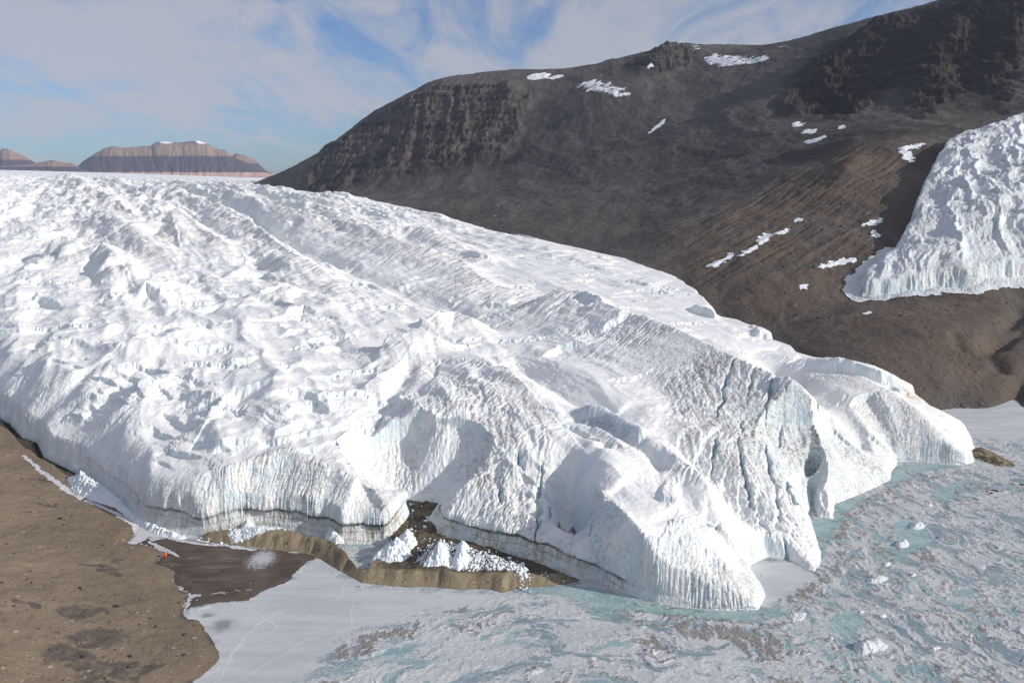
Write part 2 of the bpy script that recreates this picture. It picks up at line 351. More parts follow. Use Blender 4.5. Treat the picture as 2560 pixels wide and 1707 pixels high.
SCARPS = [    # steps: upper edge in the picture, height
 ([(414,1021),(468,991),(566,1002),(588,980),(729,974)], 6), ([(637,1018),(751,991),(805,1013),(849,1056)], 6), ([(326,1002),(403,974),(446,964)], 5), ([(506,1045),(577,1023)], 4), ([(680,1097),(702,1078),(784,1061)], 5),
 ([(517,1127),(571,1102),(653,1100)], 5), ([(147,1018),(218,1007),(294,996)], 5), ([(150,1050),(230,1040)], 4), ([(256,947),(305,931),(370,925)], 5), ([(327,860),(403,847)], 5), ([(533,697),(658,691),(707,702)], 8), ([(588,648),(669,651)], 8),
 ([(686,800),(762,776),(805,789)], 8), ([(310,757),(370,740),(435,757)], 10), ([(784,664),(849,670)], 7), ([(898,708),(969,719)], 7), ([(686,844),(773,833)], 4), ([(795,876),(850,870)], 5), ([(1433,782),(1522,811)], 8), ([(1722,757),(1800,778)], 10),
 ([(1884,822),(1940,830)], 8), ([(1401,741),(1471,738)], 7), ([(1675,843),(1758,837)], 7), ([(1344,888),(1408,869),(1490,869)], 6), ([(2010,905),(2100,915),(2200,935),(2300,962)], 13), ([(1497,862),(1573,837)], 5), ([(1150,640),(1240,655)], 7),
 ([(40,600),(200,592)], 9), ([(0,745),(90,735),(170,760)], 8), ([(1180,545),(1300,590),(1400,618)], 5), ([(1560,700),(1640,712)], 6), ([(1230,905),(1300,900)], 4), ([(2200,965),(2260,985)], 4), ([(1350,985),(1440,975)], 4), ([(1640,1240),(1700,1260)], 4), ([(1840,1375),(1900,1370)], 5),
 ([(60,880),(180,860),(240,875)], 6), ([(450,880),(560,870)], 5), ([(560,915),(650,905)], 4), ([(230,690),(330,680)], 8), ([(40,680),(130,672)], 7), ([(480,770),(560,762)], 6), ([(860,590),(960,605)], 6), ([(900,930),(980,925)], 4), ([(1200,765),(1290,770)], 6)]
BANDL = [(246,1144,22),(330,1215,20),(451,1280,0),(519,1286,0),(631,1271,0),(767,1271,0),(897,1275,0),(1000,1290,0),(1020,1276,0),(1080,1334,0),(1174,1334,0),(1319,1356,0),(1409,1383,0),(1499,1424,0),(1558,1474,0)]
ridge_xyz = [(poly_on(r[0], Bsurf, r[1]*0.8), r[1], r[2], r[3]) for r in RIDGES]
trough_xyz = [(poly_on(r[0], Bsurf, -r[1]*0.3), r[1], r[2]) for r in TROUGHS]
log('ridges placed')

gv = vrows(415, 17500, [(415, .0010*Q), (760, .0010*Q), (1300, .0016*Q), (3000, .003*Q), (9000, .006*Q), (17500, .012)])
gu = np.linspace(-0.90, 0.66, int(1500/Q))
log('glacier grid', len(gv), len(gu))
U, V_ = np.meshgrid(gu, gv); Y = np.exp(V_).astype(np.float32); X = (U*Y).astype(np.float32); del U, V_
dist, (zf, cl_h, slp) = None, (None, None, None)
_GL = np.r_[0, np.cumsum(np.hypot(*(np.diff(np.array(GP + GP[:1]), axis=0)).T))]
def f_poly(x, y):
    d, _, t, v = segdist(x, y, GP, GV, True); return np.where(inside(x, y, GP), d, -d), v[..., 0], v[..., 1], v[..., 2], t*_GL[-1]
D, zf, cl_h, slp, PL = lo(f_poly, gu, gv, 3)
Bz = lo(Bsurf, gu, gv, 8)
def f_ridge(x, y):
    add = np.zeros(x.shape); face = np.zeros(x.shape)
    for P, A, wl, wr in ridge_xyz:
        d, s, t, _ = segdist(x, y, P)
        # P runs downstream: side > 0 is the far (right) flank
        w_ = np.where(s > 0, wr, wl); e = SS(t, 0, .12)*(1 - SS(t, .85, 1))*.75 + .25
        d = np.sqrt(d*d + 9.0); q_ = 1 - d/(w_*1.55); k = A*e*(np.log1p(np.exp(np.clip(q_*9, -30, 30)))/9); add = np.maximum(add, 0) + k*(1 - 0.5*np.clip(add/20, 0, 1))
        face = np.maximum(face, np.where(s < 0, 1, .2)*np.exp(-(d/(w_*1.3))**2)*min(1, A/9.))
    for P, A, w_ in trough_xyz:
        d, s, t, _ = segdist(x, y, P); add -= A*np.exp(-(d/w_)**2)*(SS(t, 0, .15)*(1 - SS(t, .9, 1))*.8 + .2)
    return add, face
RA, FACE = lo(f_ridge, gu, gv, 2)
log('ridges')
fx, fy = 0.447, -0.894
S_ = X*fx + Y*fy; N_ = -X*fy + Y*fx        # downstream / across
N_ = X*0.894 + Y*0.447
wx = fbm(X/70, Y/70, 2, 5)*9; wy = fbm(X/70, Y/70, 2, 6)*9
farf = SS(Y, 1100, 2600)
nearfront = SS(D, 0, 90)
long_ = ridged((N_ + wx*2)/150, S_/1100, 3, 11)
long2 = ridged((N_ + wx)/62, (S_ + wy)/330, 3, 12)
mound = ridged((N_*.9 + S_*.2 + wx*2)/105, (S_*.9 + wy*2)/150, 2, 21) - .4
rightside = SS(X + 0.5*Y, 250, 560)*(1 - farf)                 # smoother slab along the right margin
amp = (1 - 0.6*rightside)*(0.25 + 0.75*nearfront)*(1 - .8*SS(Y, 5000, 9000))
H0 = Bz + (1.8 + .5*farf)*RA*np.clip(D/25, 0.1, 1) + amp*(long_*(12 + 20*farf) - 5 + long2*(7 + 8*farf) + mound*4.5*(1 - .4*farf))
del long_, long2
fl1 = ridged(PL/3.0 + .7*fbm(X/10, Y/10, 2, 29), D/16, 3, 30, .6)
flm = .4 + 2.2*SS(fbm(PL/40, D/60 + 3, 2, 33), -.25, .35)
cl_h = cl_h*(1 + .35*fbm(PL/55, D*0, 2, 34)); slp = slp*(1 + .4*fbm(PL/38, D/90, 2, 35))
lim = zf + cl_h*SS(D + 3.5*fbm(X/34, Y/34, 3, 31) + flm*(fl1 - .35) + 3.2*SS(X, -180, -260)*(ridged(PL/13 + fbm(X/20, Y/20, 2, 28), D/30, 3, 27, .6) - .4), -1.0, 6.5) + slp*np.clip(D - 2, 0, 400) + 3.0*np.clip(D - 48, 0, None)
H0 = smin(H0, lim, 3.5)
isf = SS(PL, _GL[len(FRONT)] + 30, _GL[len(FRONT)])           # only along the front
FR = SS(H0 - lim, -9, -1)*isf*(D > 0)
rough = np.clip(0.15 + 0.75*fbm((X + wx)/60, Y/60, 3, 41) + FACE*0.7, 0, 1)*(1 - .35*SS(Y, 1500, 5000))
rough = np.clip(np.maximum(rough, FR*.75), 0, 1)
flute = ridged((X + wy)/5.5, Y/9.5, 3, 51) - .35
T_ = H0 + 1.0*flute + 3.0*fbm(X/48, Y/22, 3, 52)
def terr(T, q, r0=.62, r1=.9, k=.5):
    a = T/q; f = np.floor(a); b = a - f; return q*(f + (1 - k)*b + k*SS(b, r0, r1))
def blend(T, q, m): return m*(terr(T, q, .58, .88, .8) - T)
tm = np.clip(0.5 + 1.3*fbm(X/190, Y/130, 2, 61), 0, 1)*(1 - FACE*.9)*SS(D, 12, 40)*(1 - .55*rightside)*(1 - FR)
tm2 = np.clip(0.25 + 1.5*fbm(X/90, Y/60, 2, 62), 0, 1)*SS(D, 8, 30)*(1 - FR*.7)
T2 = Bz + 3.4*fbm(X/120, Y/55, 3, 54) + .55*flute + .5*fbm(X/9, Y/9, 2, 55)
tm3 = SS(fbm((X + wx)/95, (Y + wy)/48, 3, 56), -.12, .10)*(1 - FACE*.8)*SS(D, 10, 35)*(1 - FR)*(1 - .35*rightside)
H = H0 + (terr(T2, 5.5 + 4*farf, .78, .90, .95) - T2)*tm3 + blend(T_, 6.0, tm*.35) + blend(T_ + 2.3 + 1.3*fbm(X/22, Y/10, 2, 63), 2.6, tm2*.6*(1 - .6*FACE))
# rills: down the shaded flanks, and down the front slopes
ril = ridged((S_*.93 + N_*.36 + 5*fbm(X/25, Y/25, 2, 71))/4.2, (N_*.93 - S_*.36)/34, 3, 72) - .35
FARR = FACE*SS(Y, 750, 1100)
H += (ridged((S_*.95 + N_*.30 + wx)/30, (N_*.95 - S_*.30)/85, 3, 76, .55) - .4)*(5.5*FARR + 2.0*(1 - FACE)*SS(Y, 900, 1400)*amp)
smooth_snow = SS(fbm((X + wx)/75, (Y + wy)/75, 2, 75), -.05, .22)
H += ril*(0.15 + 2.1*FACE*SS(Y, 3200, 1500))*np.clip(D/6, 0, 1)*(1 - .85*smooth_snow)*(1 - FR)
H += (ridged(PL/2.3 + 1.0*fbm(X/9, Y/9, 3, 73), D/13, 3, 74, .6) - .35)*(.6 + .6*flm)*FR*np.clip(D/4, 0.3, 1)*SS(D, 130, 80)
H += flute*(0.10 + .7*rough)*np.clip(D/4, 0, 1)*(1 - farf)*(1 - FR)*(1 - .7*FACE)
H += fbm(X/2.8, Y/3.0, 3, 81)*(.05 + .45*rough)*(1 - farf)
H += fbm(X/14, Y/9, 3, 82)*(.10 + .7*rough)*np.clip(D/6, 0, 1)
RUG = [p[:2] for p in poly_on([(1640,980),(1760,930),(1960,1000),(2040,1060),(2030,1290),(2045,1425),(1950,1390),(1830,1300),(1700,1150)], Bsurf)]
RUG2 = [p[:2] for p in poly_on([(930,1000),(1180,960),(1380,1080),(1430,1200),(1440,1400),(1250,1360),(1120,1330),(980,1220),(900,1150)], Bsurf)]
RUG3 = [p[:2] for p in poly_on([(1400,1180),(1480,1200),(1570,1290),(1612,1360),(1608,1500),(1540,1470),(1450,1440),(1420,1300)], Bsurf)]
rg = lo(lambda x, y: np.stack([SS(polyd(x, y, RUG)[0], -6, 18), SS(polyd(x, y, RUG2)[0], -6, 25), SS(polyd(x, y, RUG3)[0], -3, 6)]).max(0), gu, gv, 4)
rw = 7*fbm(X/30, Y/30, 3, 86)
H += np.where(rg > 0, 1, 0)*0
r3 = lo(lambda x, y: SS(polyd(x, y, RUG3)[0], -4, 8), gu, gv, 4); H += r3*((ridged((Y + X*.35 + rw)/13, (X - Y*.35)/60, 3, 83) - .4)*5.5 + (ridged((Y + X*.35 + rw)/4.2, (X - Y*.35)/30, 2, 79) - .4)*1.8)*np.clip(D/6, 0, 1)
H += rg*((ridged((X + rw)/7.5, (Y - rw)/42, 3, 87) - .4)*1.6 + (ridged((X + rw)/2.5 + .5*fbm(X/5, Y/5, 2, 84), (Y - rw)/9, 3, 88, .6) - .4)*.95 + fbm(X/4, Y/5, 3, 89)*.55)*np.clip(D/6, .2, 1)
rough = np.maximum(rough, rg*np.clip(.8 + fbm(X/25, Y/25, 2, 85), 0, 1))
for i, (cpx, A) in enumerate(SCARPS):
    A = A*.95
    P = np.array(poly_on(cpx, Bsurf, A)); m_ = 95
    x0, x1, y0, y1 = P[:, 0].min()-m_, P[:, 0].max()+m_, P[:, 1].min()-m_, P[:, 1].max()+m_
    r = np.where((gv > math.log(y0)) & (gv < math.log(y1)))[0]; us = (x0/y0, x0/y1, x1/y0, x1/y1); c_ = np.where((gu > min(us)) & (gu < max(us)))[0]
    sl = (slice(r[0], r[-1]+1), slice(c_[0], c_[-1]+1)); xs, ys = X[sl], Y[sl]
    d, s, t, _ = segdist(xs + 8*fbm(xs/28, ys/28, 3, 400+i), ys + 9*fbm(xs/24, ys/24, 3, 440+i), P)
    near_ = (s < 0) if P[-1][0] > P[0][0] else (s > 0)         # camera side
    sd = np.where(near_, d, -d) + 1.1*(ridged(xs/3.4, ys/9, 2, 480+i) - .35)
    prof = np.where(sd > 0, 1 - SS(sd, 0, 3.0 + A*.25), np.exp(-np.maximum(-sd, 0)/(9*A)))
    dip = -.35*np.exp(-((sd - 9)/7)**2)*(sd > 0)*SS(sd, 2, 8)
    H[sl] += A*(prof + dip)*(SS(t, 0, .3)*(1 - SS(t, .7, 1)))*SS(D[sl], 2, 20)*SS(d, m_, m_*.6)
    rough[sl] = np.where(sd > 4, rough[sl], rough[sl]*.6)
log('noise')
crev_shade = np.zeros(H.shape, np.float32)
near = (gv < math.log(900)); rows = np.where(near)[0]
from itertools import chain
for i, cpx in enumerate(CREV):
    P = np.array(poly_on(cpx, Bsurf))
    x0, x1, y0, y1 = P[:, 0].min()-15, P[:, 0].max()+15, P[:, 1].min()-15, P[:, 1].max()+15
    r = np.where((gv > math.log(y0)) & (gv < math.log(y1)))[0]; c_ = np.where((gu > x0/y0 - .03 if x0 < 0 else gu > x0/y1) & (gu < x1/y0))[0]
    sl = (slice(r[0], r[-1]+1), slice(c_[0], c_[-1]+1)); xs, ys = X[sl], Y[sl]
    d, s, t, _ = segdist(xs + 5*fbm(xs/13, ys/13, 4, 90+i, .6), ys + 3*fbm(xs/9, ys/9, 2, 190+i), P)
    wd = 1.15*(.3 + SS(t, 0, .3)*(1 - SS(t, .7, 1)))*(.75 + .9*np.abs(fbm(xs/9, ys/9, 2, 290+i))); k = np.exp(-(d/wd)**2)
    kd = k*(.35 + .65*SS(fbm(xs/22, ys/22, 2, 240+i), -.25, .15)); H[sl] -= 6.0*kd; crev_shade[sl] = np.maximum(crev_shade[sl], kd*.8)
BLUE = [(poly_on([(1408,1048),(1500,1058),(1580,1098),(1640,1140),(1560,1130),(1480,1112),(1425,1082)], Bsurf), .55), (poly_on([(1400,1190),(1470,1215),(1520,1270),(1500,1380),(1440,1330),(1420,1260)], Bsurf), .38), (poly_on([(2010,1130),(2050,1120),(2055,1200),(2035,1295),(2005,1230)], Bsurf), .5), (poly_on([(1985,1060),(2010,1060),(2015,1110),(1990,1110)], Bsurf), .4)]  # blue tint; on the serac and promontory it paints in their shade
crev_shade = np.maximum(crev_shade, lo(lambda x, y: np.max([SS(polyd(x, y, P)[0], -4, 8)*k for P, k in BLUE], 0), gu, gv, 3)*np.clip(.7 + .8*fbm(X/9, Y/9, 3, 99), 0, 1))
# foot of the cliff: sharp rise from under the water / ground
H = np.where(D < 1.5, np.minimum(H, zf - 3 + (D + 1.5)*3.2 + 0*H), H)
# band height follows the foot of the cliff
bh = zf + 12.5 + 5.0*fbm(X/45, X*0, 2, 95) + 1.2*fbm(X/9, X*0 + 5, 2, 96)
xr = SS(X, 20, 90); bh = bh*(1 - xr) + xr*(12.5 - (X - 20)*.115)
bmask = SS(-X, -75, -70)*(D < 40)*SS(Y, 900, 800)*(.25 + .75*SS(X, -300, -240))*np.clip(.75 + 1.2*fbm(PL/22, H/9, 3, 97), .1, 1)*(zf < 8.5)
# the ice above the sediment layer juts out
e_ = .8; gx_ = lo(lambda x, y: (f_poly(x + e_, y)[0] - f_poly(x - e_, y)[0])/(2*e_), gu, gv, 3); gy_ = lo(lambda x, y: (f_poly(x, y + e_)[0] - f_poly(x, y - e_)[0])/(2*e_), gu, gv, 3)
jut = SS(H - bh, -.3, .6)*SS(D, 14, 5)*(D > -1)*SS(-X, -75, -70)*SS(X, -300, -230)*(1.2 + 2.6*SS(fbm(PL/30, D*0 + 9, 2, 98), -.2, .3))
X = X - gx_*jut; Y = Y - gy_*jut
ochre = np.exp(-(((X - 385)/60)**2 + ((Y - 800)/45)**2))*SS(H, 52, 40)
gl = grid_obj('glacier', X, Y, H, D > -1.6, ICE, {'rough': rough, 'crev_shade': crev_shade, 'bandoff': H - bh, 'bandmask': bmask, 'ochre': ochre})
tag(gl, 'huge white glacier tongue with crevassed ridges ending in fluted cliffs at lake', 'glacier')
del jut, gx_, gy_, rg, rw, PL, X, Y, H, D, RA, FACE, S_, N_, wx, wy, T_, tm, tm2, ril, flute, Bz, lim, mound, rough, crev_shade
log('glacier done')

# ================================================================ ROCK AND GROUND MATERIALS
def ground_mat(name, base, dark, pale, scale=1.0, rock=False, bump=0.35, patch=None):
    m, n = new_mat(name)
    g = n('ShaderNodeNewGeometry'); pos = g.outputs['Position']
    big = n.noise(pos, 0.006/scale, 5, 0.55, 0.4); mid = n.noise(pos, 0.05/scale, 6, 0.65); fine = n.noise(pos, 0.6/scale, 4, 0.75)
    col = n.mix(n.ramp(big, 0.35, 0.66), base, dark)
    col = n.mix(n.math('MULTIPLY', n.ramp(mid, 0.45, 0.75), 0.45), col, dark)
    vo = n('ShaderNodeTexVoronoi', {'Vector': pos, 'Scale': 0.55/scale}, feature='F1')
    vr = n('ShaderNodeSeparateColor', {0: vo.outputs['Color']})
    sp = n.math('MULTIPLY', n.ramp(vo.outputs['Distance'], 0.34, 0.22), n.ramp(vr.outputs[0], 0.86, 0.9))
    sd = n.math('MULTIPLY', n.ramp(vo.outputs['Distance'], 0.40, 0.25), n.ramp(vr.outputs[1], 0.88, 0.92))
    col = n.mix(n.math('MULTIPLY', n.ramp(fine, 0.5, 0.75), 0.35), col, pale)
    col = n.mix(n.math('MULTIPLY', sp, 0.75), col, pale)
    col = n.mix(n.math('MULTIPLY', sd, 0.7), col, tuple(c*0.35 for c in dark))
    h = n.math('ADD', n.math('MULTIPLY', mid, 1.6), n.math('MULTIPLY', fine, 0.6))
    h = n.math('ADD', h, n.math('MULTIPLY', n.math('ADD', sp, sd), 0.8))
    v2 = n('ShaderNodeTexVoronoi', {'Vector': pos, 'Scale': 0.16/scale}, feature='F1'); vc = n('ShaderNodeSeparateColor', {0: v2.outputs['Color']})
    s2 = n.math('MULTIPLY', n.ramp(v2.outputs['Distance'], 0.24, 0.16), n.ramp(vc.outputs[0], 0.80, 0.82))
    col = n.mix(n.math('MULTIPLY', s2, 0.8), col, n.mix(n.ramp(vc.outputs[1], .4, .6), tuple(c*0.3 for c in dark), pale)); h = n.math('ADD', h, s2)
    rill = n.noise(n.mapping(pos, (.012/scale, .05/scale, .02), (0, 0, .5)), 1.0, 7, .7, 1.2)
    col = n.mix(n.math('MULTIPLY', n.ramp(n.math('ABSOLUTE', n.math('SUBTRACT', rill, .5)), .03, .0), .45), col, dark)
    if patch: col = n.mix(n.attr('patch'), col, patch)
    if rock:
        nz = n('ShaderNodeSeparateXYZ', {0: g.outputs['True Normal']}).outputs[2]
        rk = n.attr('rock')
        strat = n.noise(n.mapping(pos, (0.004, 0.004, 0.02)), 1.0, 7, 0.7, 0.6)
        rib = n.noise(n.mapping(pos, (0.016, 0.016, 0.004)), 1.0, 8, 0.7, 0.5)
        rc = n.mix(n.ramp(strat, 0.38, 0.62), (0.042, 0.039, 0.040), (0.125, 0.106, 0.090))
        rc = n.mix(n.ramp(rib, 0.52, 0.72), rc, (0.20, 0.165, 0.13))
        rc = n.mix(n.ramp(rib, 0.46, 0.36), rc, (0.03, 0.028, 0.028))
        col = n.mix(n.math('MULTIPLY', rk, 0.9), col, rc)
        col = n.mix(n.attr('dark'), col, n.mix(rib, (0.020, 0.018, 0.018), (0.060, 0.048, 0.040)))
        col = n.mix(n.math('MULTIPLY', n.attr('warm'), 0.6), col, (0.165, 0.116, 0.080))
        strk = n.noise(n.mapping(pos, (0.010, 0.0022, 0.012), (0, 0, -.35)), 1.0, 7, 0.65, 0.8)
        col = n.mix(n.math('MULTIPLY', n.ramp(strk, 0.45, 0.68), n.math('SUBTRACT', 0.75, n.math('MULTIPLY', rk, .6))), col, (0.135, 0.122, 0.112))
        col = n.mix(n.math('MULTIPLY', n.ramp(strk, 0.44, 0.30), 0.7), col, (0.045, 0.040, 0.038))
        h = n.math('ADD', h, n.math('MULTIPLY', n.math('MULTIPLY', rib, n.math('ADD', rk, .12)), 34.0))
        sn = n.math('ADD', n.attr('snow'), n.math('MULTIPLY', n.math('SUBTRACT', n.noise(n.mapping(pos, (0.02, 0.02, 0.05)), 1.0, 6, 0.75), 0.5), 1.9))
        col = n.mix(n.math('MULTIPLY', n.ramp(sn, 0.50, 0.58), n.ramp(n.attr('snow'), 0.02, 0.2)), col, (0.80, 0.81, 0.84))
    finish(n, col, 0.95, h, 1.0*scale, bump, 0.1)
    return m
MOUNT = ground_mat('mountain_rock', (0.100, 0.089, 0.081), (0.062, 0.056, 0.052), (0.19, 0.162, 0.135), 4.0, True, 0.6)
BANKM = ground_mat('gravel_bank', (0.262, 0.200, 0.142), (0.175, 0.134, 0.097), (0.42, 0.35, 0.27), 1.0, False, 0.5, (0.085, 0.074, 0.068))
TANM = ground_mat('tan_sediment', (0.29, 0.235, 0.155), (0.20, 0.162, 0.11), (0.38, 0.31, 0.22), 0.8, False, 0.6, (0.075, 0.062, 0.05))

# ================================================================ MOUNTAIN AND VALLEY FLOOR
MP = [(631,468,5600),(702,435,5500),(827,370,5500),(871,332,5450),(925,288,5400),(1007,245,5300),(1083,207,5200),(1197,188,5200),(1280,178,5200),(1416,175,5100),
 (1541,150,5000),(1655,125,5000),(1690,113,5000),(1851,117,4900),(2042,98,4600),(2205,52,4300),(2298,27,4100),(2368,0,3900),(2560,-90,3600),(2900,-230,3400)]
M_PTS = [WY(*p) for p in MP]
M_PTS += [(p[0]*1.16, p[1]*1.16, p[2] - 170) for p in M_PTS]
M_PTS += [(p[0]*1.6, p[1]*1.6, p[2] - 500) for p in M_PTS[:20:3]]
M_PTS += [WY(*p) for p in [(640,474,5000),(750,480,4700),(850,497,3600),(1000,522,2850),(1250,588,2050),(1560,652,1600),(1800,790,1230),(2000,884,1040),(2180,925,925),(2300,1000,860),
 (2310,1024,872),(2400,1022,875),(2560,1030,868),(2800,1030,868),(860,470,4350),(1000,470,4100),(1000,400,4450),(1000,320,4850),(1120,400,4250),(1150,300,4700),(1200,500,3050),(1250,430,3900),
 (1350,350,4150),(1350,250,4700),(1500,400,3350),(1500,250,4250),(1500,520,2400),(1700,300,3700),(1700,180,4600),(1700,420,2850),(1700,600,1680),(1500,590,1950),(1900,250,3300),(1900,350,2750),
 (1900,450,2150),(1900,600,1560),(2050,180,3700),(2050,280,2950),(2150,330,2350),(2180,362,2050),(2050,400,2150),(2300,300,2350),(2400,200,3000),(2450,300,2300),(2560,100,3100),(2560,230,2500),
 (2360,350,2050),(2330,450,1750),(2560,300,2150),(2280,560,1520),(2150,600,1470),(2150,742,1290),(2000,700,1330),(2560,722,1310),(2560,600,1420),(2900,722,1310),(2900,300,2100),(2200,800,1130),(2500,800,1140),
 (2050,800,1190),(2500,900,985),(2350,930,935),(2900,900,985)]]
M_PTS += [(200, 780, -8), (400, 800, -8), (700, 800, -8), (0, 1000, 5), (-200, 1500, 40), (-900, 3000, 100), (-1700, 5000, 150), (-1300, 4000, 120)]
Msurf = TPS(M_PTS, 2e-4)
def FL(pts): return poly_on(pts, Msurf)
MR = [([(2290,40),(2180,120),(2070,210),(2000,245)], 95, 240, 110), ([(2420,10),(2400,110),(2330,220),(2270,290)], 110, 130, 110), ([(2520,-20),(2540,100),(2480,230)], 100, 120, 100),
 ([(2190,356),(2090,378),(1980,400),(1850,430)], 24, 60, 44), ([(2150,392),(2110,440),(2080,470)], 16, 36, 36), ([(2330,345),(2350,330),(2440,320)], 10, 40, 40),
 ([(1690,116),(1640,170),(1600,215)], 60, 90, 90), ([(1280,200),(1260,250),(1290,320)], 50, 90, 120), ([(827,372),(800,420),(745,482)], 70, 60, 160), ([(1050,235),(1030,330),(985,420)], 36, 110, 110), ([(1180,240),(1160,310),(1120,390)], 40, 110, 110),
 ([(2200,745),(2080,800),(1980,820)], 5, 30, 40)]
MT = [([(2552,772),(2530,800),(2495,832),(2470,872),(2500,915)], 10, 13), ([(2500,860),(2540,830),(2558,820)], 8, 10), ([(2580,910),(2556,945),(2535,990),(2508,1026)], 9, 9), ([(2385,830),(2400,870),(2440,890)], 4, 9)]
mr_xyz = [(FL(r[0]), r[1], r[2], r[3]) for r in MR]; mt_xyz = [(FL(r[0]), r[1], r[2]) for r in MT]
CRAG1 = FL([(850,372),(900,320),(1000,258),(1090,222),(1240,215),(1310,260),(1290,330),(1230,400),(1080,425),(960,440),(860,478),(745,484),(790,420)])
CRAG2 = FL([(1960,290),(2000,200),(2100,110),(2220,62),(2360,10),(2600,-80),(2700,80),(2560,160),(2500,270),(2400,230),(2330,300),(2240,250),(2120,300)])
CRAG3 = FL([(1600,150),(1680,118),(1760,130),(1720,170),(1640,200),(1560,170)])
SNOWP = [FL(p) for p in [[(1760,140),(1860,135),(1925,140),(1890,158),(1830,165),(1780,160)], [(1610,155),(1680,130),(1660,150),(1620,165)], [(1430,205),(1530,205),(1590,240),(1540,245),(1440,230)],
   [(1310,195),(1370,190),(1440,185),(1350,210)], [(1900,122),(1990,112),(1940,128)], [(1470,183),(1560,190),(1500,196)],
   [(1230,240),(1250,225),(1240,255)], [(1700,120),(1760,115),(1750,140),(1700,140)]]]
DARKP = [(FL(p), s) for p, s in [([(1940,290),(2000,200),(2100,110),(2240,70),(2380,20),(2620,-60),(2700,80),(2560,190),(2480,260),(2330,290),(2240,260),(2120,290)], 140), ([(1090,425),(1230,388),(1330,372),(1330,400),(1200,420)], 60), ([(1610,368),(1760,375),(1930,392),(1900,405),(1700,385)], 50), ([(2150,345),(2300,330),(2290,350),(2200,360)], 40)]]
WARM = [(FL(p), s) for p, s in [([(1700,560),(2000,420),(2330,360),(2330,480),(2200,640),(2100,740),(1900,800),(1700,700)], 120), ([(2180,760),(2560,740),(2560,1020),(2300,1000),(2000,860)], 80)]]
mv = vrows(835, 9500, [(835, .0022*Q), (1500, .0022*Q), (5600, .0022*Q), (6500, .02), (9500, .05)])
mu = np.linspace(-0.36, 0.98, int(1150/Q))
log('mountain grid', len(mv), len(mu))
U, V_ = np.meshgrid(mu, mv); Y = np.exp(V_).astype(np.float32); X = (U*Y).astype(np.float32); del U, V_
MZ = lo(Msurf, mu, mv, 6)
def f_mr(x, y):
    a = np.zeros(x.shape)
    for P, A, wl, wr in mr_xyz:
        d, s, t, _ = segdist(x, y, P); w_ = np.where(s > 0, wr, wl); d = np.sqrt(d*d + (.15*w_)**2)
        a += A*np.exp(-(d/w_)**1.4)*(SS(t, 0, .25)*(1 - SS(t, .6, 1))*.95 + .05)
    for P, A, w_ in mt_xyz:
        d, s, t, _ = segdist(x, y, P); a -= A*np.exp(-(d/w_)**2)
    return a
MA = lo(f_mr, mu, mv, 1)
def soft(P, s): return lambda x, y: SS(polyd(x, y, P)[0], -s, s)
def f_crag(x, y): return np.maximum(np.maximum(soft(CRAG1, 130)(x, y), soft(CRAG2, 110)(x, y)), soft(CRAG3, 70)(x, y))
ROCK = lo(f_crag, mu, mv, 5)
def f_snow(x, y): return np.max([soft(P, 35)(x, y) for P in SNOWP], 0)
SNOW = lo(f_snow, mu, mv, 4)
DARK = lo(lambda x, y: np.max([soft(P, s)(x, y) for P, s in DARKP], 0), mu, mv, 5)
WARMA = lo(lambda x, y: np.max([soft(P, s)(x, y) for P, s in WARM], 0), mu, mv, 6)
ROCK = np.clip(SS(ROCK + .45*fbm(X/260, Y/260, 4, 101), .1, .9), 0, 1)
wx = fbm(X/220, Y/220, 3, 102)*60
crestf = 1 - .85*SS(MZ/np.maximum(Y, 1), .155, .20)*SS(Y, 3300, 3900)
cragn = crestf*(ridged((X + wx)/150, (Y - wx)/620, 6, 103, .55)*70 - 25)
scree = ridged((X + wx*.8)/230, (Y - wx)/900, 4, 104, .5)*14
hz = SS(Y, 1000, 3200)
MH = MZ + MA + ROCK*(cragn*.8 + ridged((X + wx*.5)/62, (Y - wx)/330, 5, 110, .6)*24 - 9 + (ridged((X - wx)/26, (Y + wx)/60, 4, 111, .62) - .4)*15) + (1 - ROCK)*scree*hz + (1 - hz*.6)*fbm(X/95, Y/95, 5, 105)*8*SS(Y, 880, 1200) + fbm(X/26, Y/26, 4, 106)*(1.2 + 2.4*hz)
MH += ROCK*.55*crestf*(terr(MH + fbm(X/90, Y/90, 3, 114)*22, 42, .45, .9, .9) - MH - fbm(X/90, Y/90, 3, 114)*22) + ROCK*fbm(X/30, Y/48, 5, 107)*9 + (1 - hz)*fbm(X/7, Y/7, 3, 108)*.7
stre = ridged((X*.66 - Y*.75 + wx*.3)/38, (X*.75 + Y*.66)/420, 4, 112, .6)
MH += (stre - .4)*6.5*WARMA*SS(Y, 1250, 1450)*(1 - ROCK) + (ridged((Y + wx*.6)/46, X/600, 3, 113, .6) - .4)*5*(1 - WARMA)*SS(Y, 1500, 2000)*SS(Y, 3600, 2600)
WARMA = WARMA*np.clip(.8 + .8*fbm(X/120, Y/120, 3, 109), 0, 1)
def grid_lookup(u, v, Z):
    def f(x, y):
        x = np.asarray(x, float); y = np.asarray(y, float)
        i = np.clip(np.interp(x/y, u, np.arange(len(u))), 0, len(u)-1.001); j = np.clip(np.interp(np.log(y), v, np.arange(len(v))), 0, len(v)-1.001)
        a = i.astype(int); b = j.astype(int); p = i - a; q = j - b
        return (Z[b, a]*(1-p) + Z[b, a+1]*p)*(1-q) + (Z[b+1, a]*(1-p) + Z[b+1, a+1]*p)*q
    return f
Mfull = grid_lookup(mu, mv, MH)
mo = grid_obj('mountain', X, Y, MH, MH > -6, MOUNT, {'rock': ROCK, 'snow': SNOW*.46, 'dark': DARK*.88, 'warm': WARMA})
tag(mo, 'dark brown bare mountain with craggy flanks rising behind the glacier', kind='structure')
log('mountain done')

